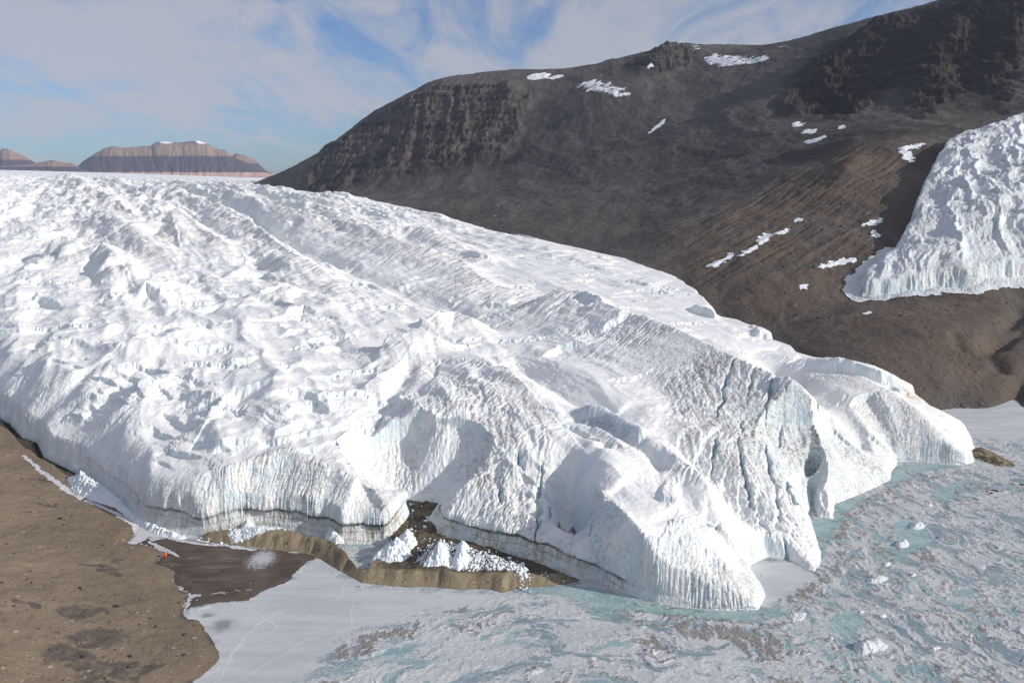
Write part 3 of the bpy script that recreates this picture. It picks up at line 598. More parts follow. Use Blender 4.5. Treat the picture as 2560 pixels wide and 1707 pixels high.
# ---------------------------------------------------------------- side glacier
SGB = [(2152,744),(2230,738),(2300,730),(2345,720),(2425,724),(2470,705),(2560,700),(2700,690),(3000,640)]
sg_xy = [p[:2] for p in FL(SGB)]
sgl = [p[:2] for p in FL([(2145,712),(2175,690),(2225,650),(2262,590),(2290,520),(2318,455),(2345,410),(2362,380),(2400,362),(2450,350),(2560,312),(2750,240),(3100,200)])]
SG = sg_xy + sgl[::-1]
sv = vrows(1180, 3600, [(1180, .0014*Q), (3600, .0030*Q)]); su = np.linspace(0.40, 0.98, int(620/Q))
U, V_ = np.meshgrid(su, sv); Y = np.exp(V_); X = U*Y
SD = lo(lambda x, y: polyd(x, y, SG)[0], su, sv, 3); MS = lo(Msurf, su, sv, 6)
wx = fbm(X/60, Y/60, 3, 120)*12
hh = (24 + 8*fbm(X/70, Y/70, 2, 135) + 8*SS(Y, 1420, 1500))*SS(SD + 9*fbm(X/30, Y/30, 4, 121, .55) + 2.5*ridged(X/7, Y/16, 2, 136), 0, 11) + smin(SD*0.22, 14 + 0*SD, 5)
hh = hh + (np.clip(ridged((X*.9 - Y*.42 + wx*1.5)/52, (X*.42 + Y*.9 + wx)/210, 3, 122, .5), 0, 1)**3*15 - 4 + fbm(X/110, Y/110, 3, 123)*11 + (ridged((X*.9 - Y*.42 + wx)/24, (X*.42 + Y*.9 + wx)/60, 4, 137, .6) - .4)*5)*SS(SD, 2, 40)
sgz = MS + hh
stp = terr(sgz + fbm(X/60, Y/30, 3, 124)*14 + ridged(X/9, Y/9, 2, 125)*1.6, 17, .72, .9, .8)
sgz = sgz + (stp - sgz)*.32*SS(fbm(X/120, Y/90, 2, 133), -.2, .2)*SS(SD, 6, 30) + (ridged((X*.42 + Y*.9 + wx*.5)/6, (X*.9 - Y*.42)/26, 3, 134, .6) - .3)*1.3*SS(SD, 2, 10) + fbm(X/7, Y/7, 4, 126, .6)*2.2*SS(SD, -2, 8)
ap = MS + 3.0 + fbm(X/4, Y/4, 3, 127)*2
sgr = np.clip(.6 + .8*fbm(X/40, Y/40, 3, 128), 0, 1)
og = grid_obj('glacier', X, Y, np.where(SD < 0, np.minimum(sgz, MS - 6), sgz), SD > -3, ICE2, {'rough': sgr, 'crev_shade': 0*X, 'bandoff': 0*X + 50, 'bandmask': 0*X, 'ochre': 0*X})
tag(og, 'smaller white glacier descending the dark valley side at right above a brown slope', 'glacier')
AM = (SD > -20 + 16*fbm(X/26, Y/26, 3, 129)) & (SD < 6) & (Y < 1430)
msx = Mfull(X, Y)
oa = grid_obj('ice_rubble', X, Y, msx + 1.2 + np.abs(fbm(X/4.2, Y/4.2, 3, 131))*4.5*SS(SD, -26, -4), AM, ICE2, {'rough': sgr, 'crev_shade': 0*X, 'bandoff': 0*X + 50, 'bandmask': 0*X, 'ochre': 0*X})
tag(oa, 'apron of broken ice rubble along the foot of the side glacier', 'ice rubble', kind='stuff')
log('side glacier done')

# ================================================================ LEFT BANK
LB = [(0,1034,22),(23,1043,20),(59,1081,16),(97,1095,14),(115,1131,12),(171,1158,10),(225,1185,8),(280,1225,6),(316,1252,4.5),(352,1300,2),(352,1316,1),(322,1354,.8),(379,1361,.4),(424,1381,.2),(397,1406,.2),(444,1424,.2),(440,1455,.2),
 (478,1487,.2),(464,1523,.2),(460,1539,.2),(500,1548,.2),(525,1586,.2),(555,1640,.2),(537,1663,.2),(482,1707,.2),(430,1760,.2),(300,1900,.2)]
shore = [W(*p)[:2] for p in LB]
GB = shore + [(-60, 250), (-900, 250), (-1500, 1200), (-760, 1000)]
G_PTS = [W(*p) for p in LB[:12:2]] + [W(*p) for p in [(0,1095,14),(74,1149,10),(180,1225,6),(279,1275,4.5),(330,1330,2),(0,1250,17),(0,1450,22),(0,1700,17),(200,1400,8),(200,1600,10),(380,1520,3.2),(380,1650,3.5),(-400,1300,32),(-500,1650,40),(-300,1100,34),
   (440,1560,1.6),(400,1400,1.0),(420,1460,1.),(450,1520,1.0),(530,1620,1.0),(350,1707,3),(500,1500,0),(520,1400,0),(600,1640,0),(430,1740,.8),(420,1340,.2)]]
Gs = TPS(G_PTS, 5e-4)
lv = vrows(255, 1150, [(255, .0016*Q), (600, .0016*Q), (1150, .003*Q)]); lu = np.linspace(-1.1, -0.22, int(850/Q))
U, V_ = np.meshgrid(lu, lv); Y = np.exp(V_); X = U*Y
LD = lo(lambda x, y: polyd(x, y, GB)[0], lu, lv, 3); GZ = lo(Gs, lu, lv, 5)
LD2 = LD + 1.6*fbm(X/9, Y/9, 4, 140)
gz = np.maximum(GZ, .5)*SS(LD2, 0, 10) + 0.5*SS(LD2, -1, 1.5) - .25
gz += (fbm(X/42, Y/42, 4, 141)*1.8 + fbm(X/8, Y/8, 4, 142)*.5 + ridged((X + Y*.5)/60, Y/25, 3, 143)*1.0)*SS(LD2, 2, 25)
pt = np.zeros(X.shape); gw1 = fbm(X/22, Y/22, 4, 146)*16; gw2 = fbm(X/22, Y/22, 4, 147)*16
for (px, py, z, rx, ry) in [(250,1420,8,60,9),(300,1395,6,30,7),(200,1530,12,55,22),(240,1590,10,75,26),(190,1640,12,95,20),(60,1515,18,26,7),(330,1670,5,80,13),(120,1250,13,40,7),(260,1690,8,90,12),(100,1190,12,40,5)]:
    c = W(px, py, z); k = c[1]/F; pt = np.maximum(pt, np.exp(-(((X + gw1 - c[0])/(rx*k))**2 + ((Y + gw2 - c[1])/(ry*k*2.4))**2)))
pt = np.clip(SS(pt, .15, .6)*1.1 - .25 + 1.6*fbm(X/7, Y/5, 5, 144, .62)*SS(pt, .02, .3), 0, 1)*.85
pt = np.maximum(pt, .85*SS(LD2, 4.5, 1.2)*SS(fbm(X/22, Y/22, 2, 145), -.15, .1)*SS(Y, 560, 520))
Gfull = grid_lookup(lu, lv, gz)
go = grid_obj('gravel_bank', X, Y, gz, LD2 > -1.5, BANKM, {'patch': pt})
tag(go, 'brown stony ground at the lower left with dark gravel patches', kind='structure')
log('left bank done')

# ================================================================ FROZEN LAKE
def WP(pts): return [W(p[0], p[1], 0)[:2] for p in pts]
MOAT = [WP(p) for p in [[(1400,1462),(1500,1470),(1603,1504),(1700,1519),(1830,1530),(1920,1528),(1990,1515),(1940,1545),(1850,1556),(1740,1552),(1600,1530),(1450,1500),(1330,1478)],
  [(2018,1292),(2050,1300),(2085,1302),(2086,1262),(2140,1240),(2165,1240),(2120,1285),(2075,1335),(2062,1390),(2050,1400),(2040,1350)],
  [(2225,1190),(2262,1156),(2420,1164),(2330,1175),(2270,1190),(2240,1225),(2215,1215)], [(2330,1350),(2310,1310),(2280,1290),(2230,1310),(2250,1345),(2200,1370),(2180,1400),(2250,1395),(2310,1370)], [(2330,1230),(2390,1210),(2430,1190),(2400,1240),(2330,1250)],
  [(2130,1520),(2080,1540),(2070,1580),(2140,1590),(2160,1540)]]]
SMOOTH = WP([(464,1530),(640,1490),(730,1440),(790,1395),(900,1465),(1250,1482),(1200,1510),(1000,1545),(850,1600),(760,1707),(700,1800),(350,1800),(555,1640)])
SMOOTH2 = WP([(1876,1400),(1990,1405),(2050,1450),(1990,1480),(1920,1520),(1880,1460)])
DIRTP = [WP(p) for p in [[(850,1625),(900,1590),(1000,1565),(1060,1545),(1040,1590),(960,1610),(900,1650),(840,1650)], [(1100,1530),(1180,1515),(1140,1535)], [(960,1480+90),(1060,1560),(1010,1590)], [(1960,1490),(2010,1470),(2040,1475),(2030,1500),(1990,1525),(1960,1515)],
  [(2018,1462),(2050,1455),(2060,1466),(2030,1472)], [(1660,1545),(1800,1560),(1900,1575),(1960,1600),(1980,1640),(1900,1655),(1820,1610),(1700,1590)], [(2300,1380),(2330,1365),(2340,1410),(2310,1420)], [(1150,1570),(1210,1560),(1200,1580)], [(1560,1600),(1640,1590),(1700,1620),(1640,1640)]]]
RIB = [WP(p) for p in [[(2400,1185),(2260,1208),(2180,1250),(2120,1300),(2095,1345),(2108,1385),(2110,1405),(2090,1425),(2075,1445),(2030,1465)], [(1660,1538),(1800,1552),(1950,1568)], [(1000,1690),(1060,1650),(1120,1600),(1200,1550),(1260,1515)], [(1960,1560),(2010,1630),(2060,1707)],
   [(1640,1700),(1670,1640),(1720,1560),(1740,1535)]]]
CRK = [WP(p) for p in [[(440,1740),(560,1655),(640,1560),(700,1530),(760,1500),(860,1480)], [(520,1740),(600,1600),(660,1540)], [(860,1455),(850,1480),(835,1510)], [(640,1500),(620,1520),(650,1540),(700,1570)], [(600,1700),(760,1600),(900,1560),(1100,1520)], [(880,1500),(872,1530),(888,1570)], [(900,1450),(906,1480)]]]
kv = vrows(240, 1150, [(240, .0011*Q), (700, .0011*Q), (1150, .004*Q)]); kv = np.r_[kv, np.log([1250, 1500, 2000, 3000])]
ku = np.linspace(-1.0, 1.0, int(1500/Q))
U, V_ = np.meshgrid(ku, kv); Y = np.exp(V_).astype(np.float32); X = (U*Y).astype(np.float32); del U, V_
log('lake grid', X.shape)
moat = lo(lambda x, y: np.max([soft(P, 2.5)(x, y) for P in MOAT], 0), ku, kv, 3)
smoo = lo(lambda x, y: np.maximum(soft(SMOOTH, 14)(x, y), soft(SMOOTH2, 5)(x, y)), ku, kv, 4)
smoo = np.maximum(smoo, SS(Y, 740, 790)*SS(X, 200, 350))
dirt = lo(lambda x, y: np.max([soft(P, 9)(x, y) for P in DIRTP], 0), ku, kv, 3)
def f_rib(x, y):
    r = 0*x
    for i, P in enumerate(RIB):
        d, _, t, _ = segdist(x, y, P); r = np.maximum(r, np.exp(-(d/(6.0 if i == 0 else 3.0))**2)*(1. if i < 2 else .6))
    return r
rib = lo(f_rib, ku, kv, 2)
sub = (slice(None), slice(0, int(len(ku)*.52))); xs = X[sub] + 3*fbm(X[sub]/12, Y[sub]/12, 4, 220); ys = Y[sub] + 3*fbm(X[sub]/12, Y[sub]/12, 4, 221)
crk = np.zeros(X.shape, np.float32); crk[sub] = np.max([np.exp(-(segdist(xs, ys, P)[0]/.5)**2) for P in CRK], 0)*np.clip(.7 + fbm(xs/20, ys/20, 2, 222), .2, 1)
# drifted patterns run down to the right
w1 = SS(X, 45, -35); w3 = SS(X + .15*(Y - 500), 120, 190); w2 = np.clip(1 - w1 - w3, 0, 1)
nb = nd = ne = f_al = 0; dw0 = fbm(X/28, Y/28, 3, 200)*11; dw1 = fbm(X/28, Y/28, 3, 201)*11
for wk, (cx_, cy_) in ((w1, (.89, .45)), (w2, (.97, -.22)), (w3, (.30, -.95))):
    al = X*cx_ + Y*cy_ + dw0; ac = -X*cy_ + Y*cx_ + dw1
    nb = nb + wk*fbm(al/34, ac/13, 6, 202, .58); nd = nd + wk*fbm(al/17, ac/5.2, 6, 203, .6); ne = ne + wk*ridged(al/26, ac/7, 5, 204, .6)
ax, ay = al, ac
fine = fbm(X/2.2, Y/2.2, 3, 205)
dn = SS(nd + .25*(ne - .4) + .22*fine + .07*w3, .12, .24)*(1 - smoo)*(.55 + .45*SS(fbm(X/8, Y/5, 3, 216), -.2, .3))
edge = np.exp(-((nd + .25*(ne - .4) + .1*fine - .13)/.05)**2)*(1 - smoo)      # white rims round the dirt
gate = np.maximum(SS(fbm(X/60, Y/60, 2, 206), -.15, .2), w3*.8)
dn = np.maximum(dn*gate, SS(dirt + 1.5*fbm(ax/9, ay/5, 5, 207, .6), .55, .85)*SS(dirt, 0, .2)*.95)
dn = np.maximum(dn, SS(rib + 1.3*fbm(ax/8, ay/5, 5, 208, .6), .75, 1.1)*SS(rib, .05, .4)*.9)
bl = SS(nb + .12*fine + .05*w3, .0, .14)*(1 - smoo*.85)*(1 - dn)
bl = np.clip(np.maximum(bl, moat*1.0), 0, 1)
turq = np.clip(moat + .8*SS(fbm(X/70, Y/70, 2, 209), -.1, .25)*(1 - smoo), 0, 1)
sm1 = 1 - smoo*.93
zr = .10 + sm1*(dn*(.25 + .9*np.abs(fbm(X/2.4, Y/2.0, 3, 210))) + edge*.22 + fbm(X/5, Y/5, 4, 211)*.30 + SS(ne, .6, .95)*.25)*(1 - bl*.8) + rib*.4*(1 + 1.5*fine) + smoo*(fbm(X/14, Y/5, 3, 212)*.10)
zr += crk*.12 + SS(fbm(X/17, Y/13, 3, 213), .30, .6)*1.1*(1 - moat)*sm1*gate
m, n = new_mat('lake_ice')
g = n('ShaderNodeNewGeometry'); pos = g.outputs['Position']
f1 = n.noise(pos, 0.35, 6, 0.7); f2 = n.noise(n.mapping(pos, (0.03, 0.09, 1), (0, 0, .5)), 1.0, 5, 0.6, .5)
f4 = n.noise(n.mapping(pos, (.010, .05, 1), (0, 0, -.45)), 1.0, 6, .65, .7)
snowc = n.mix(n.math('ADD', n.math('MULTIPLY', f2, .4), n.math('MULTIPLY', n.ramp(f4, .35, .65), .6)), (0.42, 0.43, 0.45), (0.60, 0.60, 0.595))
icec = n.mix(n.ramp(f2, .35, .65), (0.19, 0.255, 0.29), (0.28, 0.345, 0.37))
turc = n.mix(n.ramp(f2, .3, .7), (0.22, 0.35, 0.36), (0.35, 0.465, 0.47))
icec = n.mix(n.attr('turq'), icec, turc)
f3 = n.noise(n.mapping(pos, (.22, .22, 1)), 1.0, 7, .72, 1.2)
bm_ = n.ramp(n.math('ADD', n.math('ADD', n.attr('blue'), n.math('MULTIPLY', n.math('SUBTRACT', f1, .5), .9)), n.math('MULTIPLY', n.math('SUBTRACT', f3, .5), 1.4)), .3, .7)
col = n.mix(bm_, snowc, icec)
dm = n.ramp(n.math('ADD', n.math('ADD', n.attr('dirt'), n.math('MULTIPLY', n.math('SUBTRACT', f1, .5), 1.7)), n.math('MULTIPLY', n.math('SUBTRACT', f3, .5), 1.5)), .5, .72)
col = n.mix(n.math('MULTIPLY', dm, .75), col, n.mix(f1, (0.12, 0.10, 0.085), (0.26, 0.225, 0.19)))
col = n.mix(n.math('MULTIPLY', n.attr('pale'), .5), col, (0.66, 0.66, 0.66))
col = n.mix(n.math('MULTIPLY', n.attr('grey'), .75), col, (0.16, 0.19, 0.20))
col = n.mix(n.math('MULTIPLY', n.ramp(f3, .54, .66), n.math('SUBTRACT', .6, n.math('MULTIPLY', n.attr('smooth'), .5))), col, (0.60, 0.60, 0.60))
hb = n.math('ADD', n.math('MULTIPLY', n.math('ADD', f1, f3), n.math('SUBTRACT', 1.1, n.attr('smooth'))), n.math('MULTIPLY', n.noise(pos, 1.4, 4, .7), .3))
finish(n, col, 0.55, hb, 1.0, .45, .3)
LAKE = m
gr = np.zeros(X.shape)
for (px, py, rx, ry) in [(556,1562,26,14),(520,1538,18,5)]:
    c = W(px, py, 0); k = c[1]/F; gr = np.maximum(gr, np.exp(-(((X - c[0])/(rx*k))**2 + ((Y - c[1])/(ry*k*2.2))**2)))
gr = np.clip(gr*1.3 + .5*fbm(X/4, Y/4, 3, 215)*(gr > .1), 0, 1)
lk = grid_obj('frozen_lake', X, Y, zr, np.ones(X.shape, bool), LAKE, {'blue': bl, 'dirt': dn, 'turq': turq, 'pale': np.clip(edge + crk + SS(ne, .7, .95)*.5, 0, 1)*(1-dn), 'grey': gr, 'smooth': smoo})
tag(lk, 'frozen lake of grey white and turquoise ice with brown dirt bands', kind='structure')
log('lake done')

# ---------------------------------------------------------------- sheets: pond, stream
def patch_obj(name, pts, zt, mat, res=.8, wob=1.2, attrs=None, edge=2.0, seed=300, zfun=None, soft_w=2.0):
    P = np.array(pts)[:, :2]; x = np.arange(P[:, 0].min() - 4, P[:, 0].max() + 4, res); y = np.arange(P[:, 1].min() - 4, P[:, 1].max() + 4, res)
    Xg, Yg = np.meshgrid(x, y); d = polyd(Xg, Yg, P)[0] + wob*fbm(Xg/6, Yg/6, 4, seed)
    Zg = zt(Xg, Yg, d) if callable(zt) else zt + 0*Xg
    at = {k: f(Xg, Yg, d) for k, f in (attrs or {}).items()}
    return grid_obj(name, Xg, Yg, Zg, d > 0, mat, at)
PONDP = [W(p[0], p[1], .3) for p in [(352,1322),(379,1352),(420,1345),(480,1352),(555,1364),(631,1373),(785,1383),(800,1392),(767,1401),(740,1428),(722,1451),(676,1469),(622,1500),(519,1510),(464,1523),(478,1487),(437,1455),(441,1424),(394,1406),(421,1381),(379,1363),(322,1356)]]
m, n = new_mat('pond_mud')
g = n('ShaderNodeNewGeometry'); pos = g.outputs['Position']
f1 = n.noise(pos, .05, 6, .6, .8); f2 = n.noise(n.mapping(pos, (.03, .16, 1), (0, 0, -.3)), 1, 6, .65, .6)
col = n.mix(n.ramp(f1, .35, .65), (0.075, 0.055, 0.044), (0.115, 0.087, 0.070))
col = n.mix(n.math('MULTIPLY', n.ramp(f2, .5, .7), n.attr('fan')), col, (0.20, 0.16, 0.13))
col = n.mix(n.math('MULTIPLY', n.ramp(n.math('ADD', n.attr('frost'), n.noise(pos, .5, 5, .7)), .85, 1.25), .8), col, (0.55, 0.56, 0.58))
finish(n, col, .7, f2, .5, .4, .3)
POND = m
c1 = W(520, 1400, 0); c2 = W(655, 1400, 0)
po = patch_obj('pond', PONDP, lambda x, y, d: .45 + 1.0*np.exp(-(((x - c1[0])/45)**2 + ((y - c1[1])/30)**2)) - .4*SS(d, 3, 0), POND, .8, 1.0,
  {'fan': lambda x, y, d: np.exp(-(((x - c1[0])/50)**2 + ((y - c1[1])/36)**2)), 'frost': lambda x, y, d: .75*np.exp(-(((x - c2[0])/14)**2 + ((y - c2[1])/20)**2))})
tag(po, 'dark brown frozen mud fan between the bank and the white lake ice', kind='structure')
m, n = new_mat('stream_ice'); pos = n('ShaderNodeNewGeometry').outputs['Position']
finish(n, n.mix(n.noise(n.mapping(pos, (.2, .6, 1)), 1, 5, .7), (0.42, 0.41, 0.43), (0.74, 0.73, 0.75)), .6, n.noise(pos, .8, 4), .5, .5)
STREAM = m
def ribbon(name, line, width, mat, zf_, seed=0, res=.7, dz=.25):
    P = np.array([p[:2] for p in line]); x = np.arange(P[:, 0].min() - 9, P[:, 0].max() + 9, res); y = np.arange(P[:, 1].min() - 9, P[:, 1].max() + 9, res)
    Xg, Yg = np.meshgrid(x, y); d, _, t, wv = segdist(Xg, Yg, P, np.array(width, float))
    d = segdist(Xg + 2.2*fbm(Xg/11, Yg/11, 3, seed+5), Yg + 2.2*fbm(Xg/11, Yg/11, 3, seed+6), P)[0]; d = wv - d + 1.6*fbm(Xg/4, Yg/4, 4, seed)*np.minimum(1, wv/2); Zg = zf_(Xg, Yg) + dz + .1*fbm(Xg/3, Yg/3, 3, seed+1)
    return grid_obj(name, Xg, Yg, Zg, d > 0, mat)
def PZ(x, y): return .45 + 1.0*np.exp(-(((x - c1[0])/45)**2 + ((y - c1[1])/30)**2))
def gmax(x, y): return np.maximum(Gfull(x, y), np.where(inside(x, y, [p[:2] for p in PONDP]), PZ(x, y), .3))
tag(ribbon('stream', poly_on([(60,1140),(110,1185),(160,1222),(210,1250),(280,1280),(345,1315)], lambda x, y: Gfull(x, y)), [.8,1.6,2.0,1.3,1.2,3], STREAM, gmax, 320), 'frozen white stream between the ice margin and the brown bank', kind='structure')
tag(ribbon('stream', [W(p[0], p[1], 1.) for p in [(345,1315),(360,1332),(350,1345),(330,1356)]], [4,6,4.5,3], STREAM, gmax, 322), 'frozen stream mouth spreading white over brown mud', kind='structure')
tag(ribbon('stream', [W(p[0], p[1], 1.) for p in [(362,1335),(410,1338),(450,1350),(500,1360),(560,1364),(600,1371)]], [4,2.4,1.6,1.2,.9,1.4], STREAM, gmax, 324), 'thin white ice rim along the top of the mud fan', kind='structure')
tag(ribbon('stream', [W(p[0], p[1], 1.) for p in [(374,1352),(395,1366),(422,1378),(445,1392)]], [.6,1.2,1.2,.3], STREAM, gmax, 326), 'short white ice channel beside the orange tent', kind='structure')
tag(ribbon('stream', [W(p[0], p[1], .5) for p in [(585,1370),(612,1373),(640,1377)]], [.8,1.5,.3], STREAM, gmax, 328), 'white ice strip under the tan bank', kind='structure')
log('sheets')

# ================================================================ TAN SEDIMENT BANK AT THE FOOT OF THE CLIFFS
BF = [(505,1352),(528,1357),(555,1361),(631,1372),(700,1378),(762,1386),(800,1399),(850,1430),(904,1459),(980,1467),(1060,1468),(1138,1474),(1224,1474),(1250,1482),(1262,1482),(1296,1471),(1350,1468),(1400,1463)]
BB = [(1450,1448,1),(1400,1425,3),(1301,1388,5),(1230,1368,6),(1150,1345,7),(1060,1335,7),(1000,1345,5),(960,1375,3.5),(920,1420,6),(895,1408,8),(866,1376,8),(830,1352,7),(794,1340,8),(704,1318,9),(640,1316,9),(564,1322,6),(510,1330,4)]
bfx = [W(p[0], p[1], 0)[:2] for p in BF]; bbx = [W(*p)[:2] for p in BB]
BPOLY = bfx + bbx
hgt = TPS([W(p[0], p[1], 0)[:2] + (z,) for p, z in [((520,1355),3.5),((631,1372),8),((704,1378),10),((790,1392),9),((850,1430),8),((904,1459),8.5),((980,1467),9.5),((1060,1468),9.5),((1138,1474),9),((1224,1474),7.5),((1296,1471),7),((1350,1468),5),((1400,1463),2)]] +
   [W(*p) for p in BB] + [W(p[0], p[1], z) for p, z in [((1100,1400),7),((1200,1420),6),((1000,1400),4),((1300,1430),5)]], 1e-3)
def bank_z(x, y):
    d = polyd(x, y, BPOLY)[0]; df = segdist(x, y, bfx)[0]
    gul = np.clip(ridged(x/24, y/60, 2, 340), 0, 1)**3*3.2 + (ridged(x/5, y/14, 2, 344) - .4)*.25 + fbm(x/3.5, y/3.5, 3, 341)*.7
    dd = np.where(d > 0, df, -df) - gul*.8*SS(df, 0, 4)
    top = np.clip(hgt(x, y), 1, 11) + fbm(x/8, y/8, 5, 342, .6)*1.3 + fbm(x/26, y/26, 2, 346)*2.2
    return smin(top, np.maximum(0, dd)*(.72 + .4*fbm(x/16, y*0, 2, 345)), 2.5)*SS(d, -1.5, .5) - .3, dd
xs = np.arange(min(p[0] for p in BPOLY) - 3, max(p[0] for p in BPOLY) + 3, .42); ys = np.arange(min(p[1] for p in BPOLY) - 3, max(p[1] for p in BPOLY) + 3, .42)
X, Y = np.meshgrid(xs, ys); log('bank grid', X.shape)
BZg, BD = bank_z(X, Y); Din = polyd(X, Y, BPOLY)[0]
drk = np.clip(SS(X, -95, -80)*SS(Y, 470, 480)*.8*SS(BD, 9, 13) + SS(fbm(X/12, Y/12, 3, 343), .1, .4)*.5*SS(BD, 5, 9), 0, 1)
bk = grid_obj('sediment_bank', X, Y, BZg, Din > -.2, TANM, {'patch': np.maximum(drk, .8*SS(BD, 1.1, .4))})
tag(bk, 'long tan sediment bank with gullied front below the banded ice cliff', kind='structure')
def bz(x, y): return float(bank_z(np.array([float(x)]), np.array([float(y)]))[0][0])
def sheet_hit(px, py, fn):
    lo_, hi = 250., 2000.; d = ray(px, py); y = np.linspace(300, 1600, 2600); t = y/d[1]; h = fn(d[0]*t, y); k = np.argmax(CH + d[2]*t < h); return (d[0]*t[k], y[k], float(h[k]))
rcp = [(978,1340,4),(992,1320,6.5),(1012,1282,10.5),(960,1238,16.5),(985,1228,17),(1050,1234,17.5),(1116,1260,14.5),(1092,1300,10),(1110,1348,6),(1060,1362,5),(1000,1362,4)]
rct = TPS([W(*p) for p in rcp], 1e-3)
ob = patch_obj('gravel_fan', [W(*p)[:2] for p in rcp], lambda x, y, d: rct(x, y) + .5 + fbm(x/5, y/5, 4, 352)*1.0 - .8*SS(d, 2, 0), TANM, .45, 4.0, {'patch': lambda x, y, d: .45 + .5*SS(fbm(x/6, y/6, 3, 353), -.1, .3)})
tag(ob, 'dark gravel fan in the gap of the ice cliff', kind='structure')
# low gravel spit right of the glacier nose
sp = [W(p[0], p[1], 0)[:2] for p in [(2425,1128),(2440,1118),(2470,1125),(2500,1140),(2535,1158),(2540,1168),(2500,1166),(2460,1156),(2430,1142)]]
ob = patch_obj('gravel_spit', sp, lambda x, y, d: np.clip(d*.5, -.5, 3.2)*(1 + .3*fbm(x/4, y/4, 3, 350)), TANM, .6, 1.0, {'patch': lambda x, y, d: SS(fbm(x/6, y/6, 3, 351), -.1, .2)*.8})
tag(ob, 'low brown gravel spit beside the glacier nose', kind='structure')
log('bank')

# ================================================================ ICE HEAPS, BLOCKS, BOULDERS
rng = np.random.default_rng(7); random.seed(7)
m, n = new_mat('clean_ice'); pos = n('ShaderNodeNewGeometry').outputs['Position']
fl = n.noise(n.mapping(pos, (.7, .7, .12)), 1, 4, .6); fi = n.noise(pos, 1.2, 4, .7)
finish(n, n.mix(n.math('MULTIPLY', n.ramp(fi, .52, .7), .55), n.mix(n.ramp(fl, .4, .65), (.70, .78, .82), (.86, .87, .87)), (.42, .37, .32)), .5, n.math('ADD', fl, fi), .5, .5, .3); CLEAN = m
def stone_mat(name, c1_, c2_):
    m, n = new_mat(name); pos = n('ShaderNodeTexCoord').outputs['Object']; f = n.noise(pos, 1.4, 5, .7)
    finish(n, n.mix(f, c1_, c2_), .9, f, .3, .7, .15); return m
STONE_D = stone_mat('dark_stone', (.03, .026, .024), (.08, .068, .06)); STONE_P = stone_mat('pale_stone', (.20, .17, .13), (.38, .33, .26)); STONE_R = stone_mat('red_stone', (.10, .018, .016), (.18, .04, .03)); STONE_K = stone_mat('black_stone', (.01, .01, .01), (.03, .028, .03))
def ico(sub=1):
    t = (1 + 5**.5)/2; v = [(-1,t,0),(1,t,0),(-1,-t,0),(1,-t,0),(0,-1,t),(0,1,t),(0,-1,-t),(0,1,-t),(t,0,-1),(t,0,1),(-t,0,-1),(-t,0,1)]
    f = [(0,11,5),(0,5,1),(0,1,7),(0,7,10),(0,10,11),(1,5,9),(5,11,4),(11,10,2),(10,7,6),(7,1,8),(3,9,4),(3,4,2),(3,2,6),(3,6,8),(3,8,9),(4,9,5),(2,4,11),(6,2,10),(8,6,7),(9,8,1)]
    v = [np.array(a)/np.linalg.norm(a) for a in v]
    for _ in range(sub):
        mid = {}; nf = []
        def mp(a, b):
            k = (min(a, b), max(a, b))
            if k not in mid: q = v[a] + v[b]; v.append(q/np.linalg.norm(q)); mid[k] = len(v) - 1
            return mid[k]
        for a, b, c in f:
            x, y, z = mp(a, b), mp(b, c), mp(c, a); nf += [(a, x, z), (b, y, x), (c, z, y), (x, y, z)]
        f = nf
    return np.array(v), np.array(f)
IV, IF = ico(2)
def rock_mesh(name, mat, seed, flat=.7, ang=.35):
    r = np.random.default_rng(seed); V = IV.copy()
    for _ in range(9):                      # chop with random planes: broken faces
        nn = r.normal(size=3); nn /= np.linalg.norm(nn); h = r.uniform(.45, .85); d = V @ nn - h; V -= np.where(d > 0, d, 0)[:, None]*nn
    V *= 1 + ang*.25*r.normal(size=(len(V), 1)); V *= np.array([1, r.uniform(.6, .95), flat]); V[:, 2] += flat*.35
    return make_mesh(name, V, IF, mat, smooth=False)
def protos(name, mat, seeds, **k):
    os_ = [rock_mesh(name, mat, s, **k) for s in seeds]; return os_
class Bag:
    """hands out copies of a few stones; the first use takes the stone itself"""
    def __init__(s, name, mat, seeds, **k): s.p = protos(name, mat, seeds, **k); s.used = [False]*len(s.p); s.i = 0
    def put(s, x, y, z, r, label, cat, group=None):
        j = s.i % len(s.p); s.i += 1; o = s.p[j]
        if s.used[j]: o = o.copy(); C.objects.link(o)
        s.used[j] = True
        o.location = (x, y, z - r*.15); o.rotation_euler = (random.uniform(-.2, .2), random.uniform(-.2, .2), random.uniform(0, 6.28)); o.scale = (r, r, r*random.uniform(.7, 1.1))
        for k in ('label', 'category', 'group'):
            if k in o: del o[k]
        return tag(o, label, cat, group)
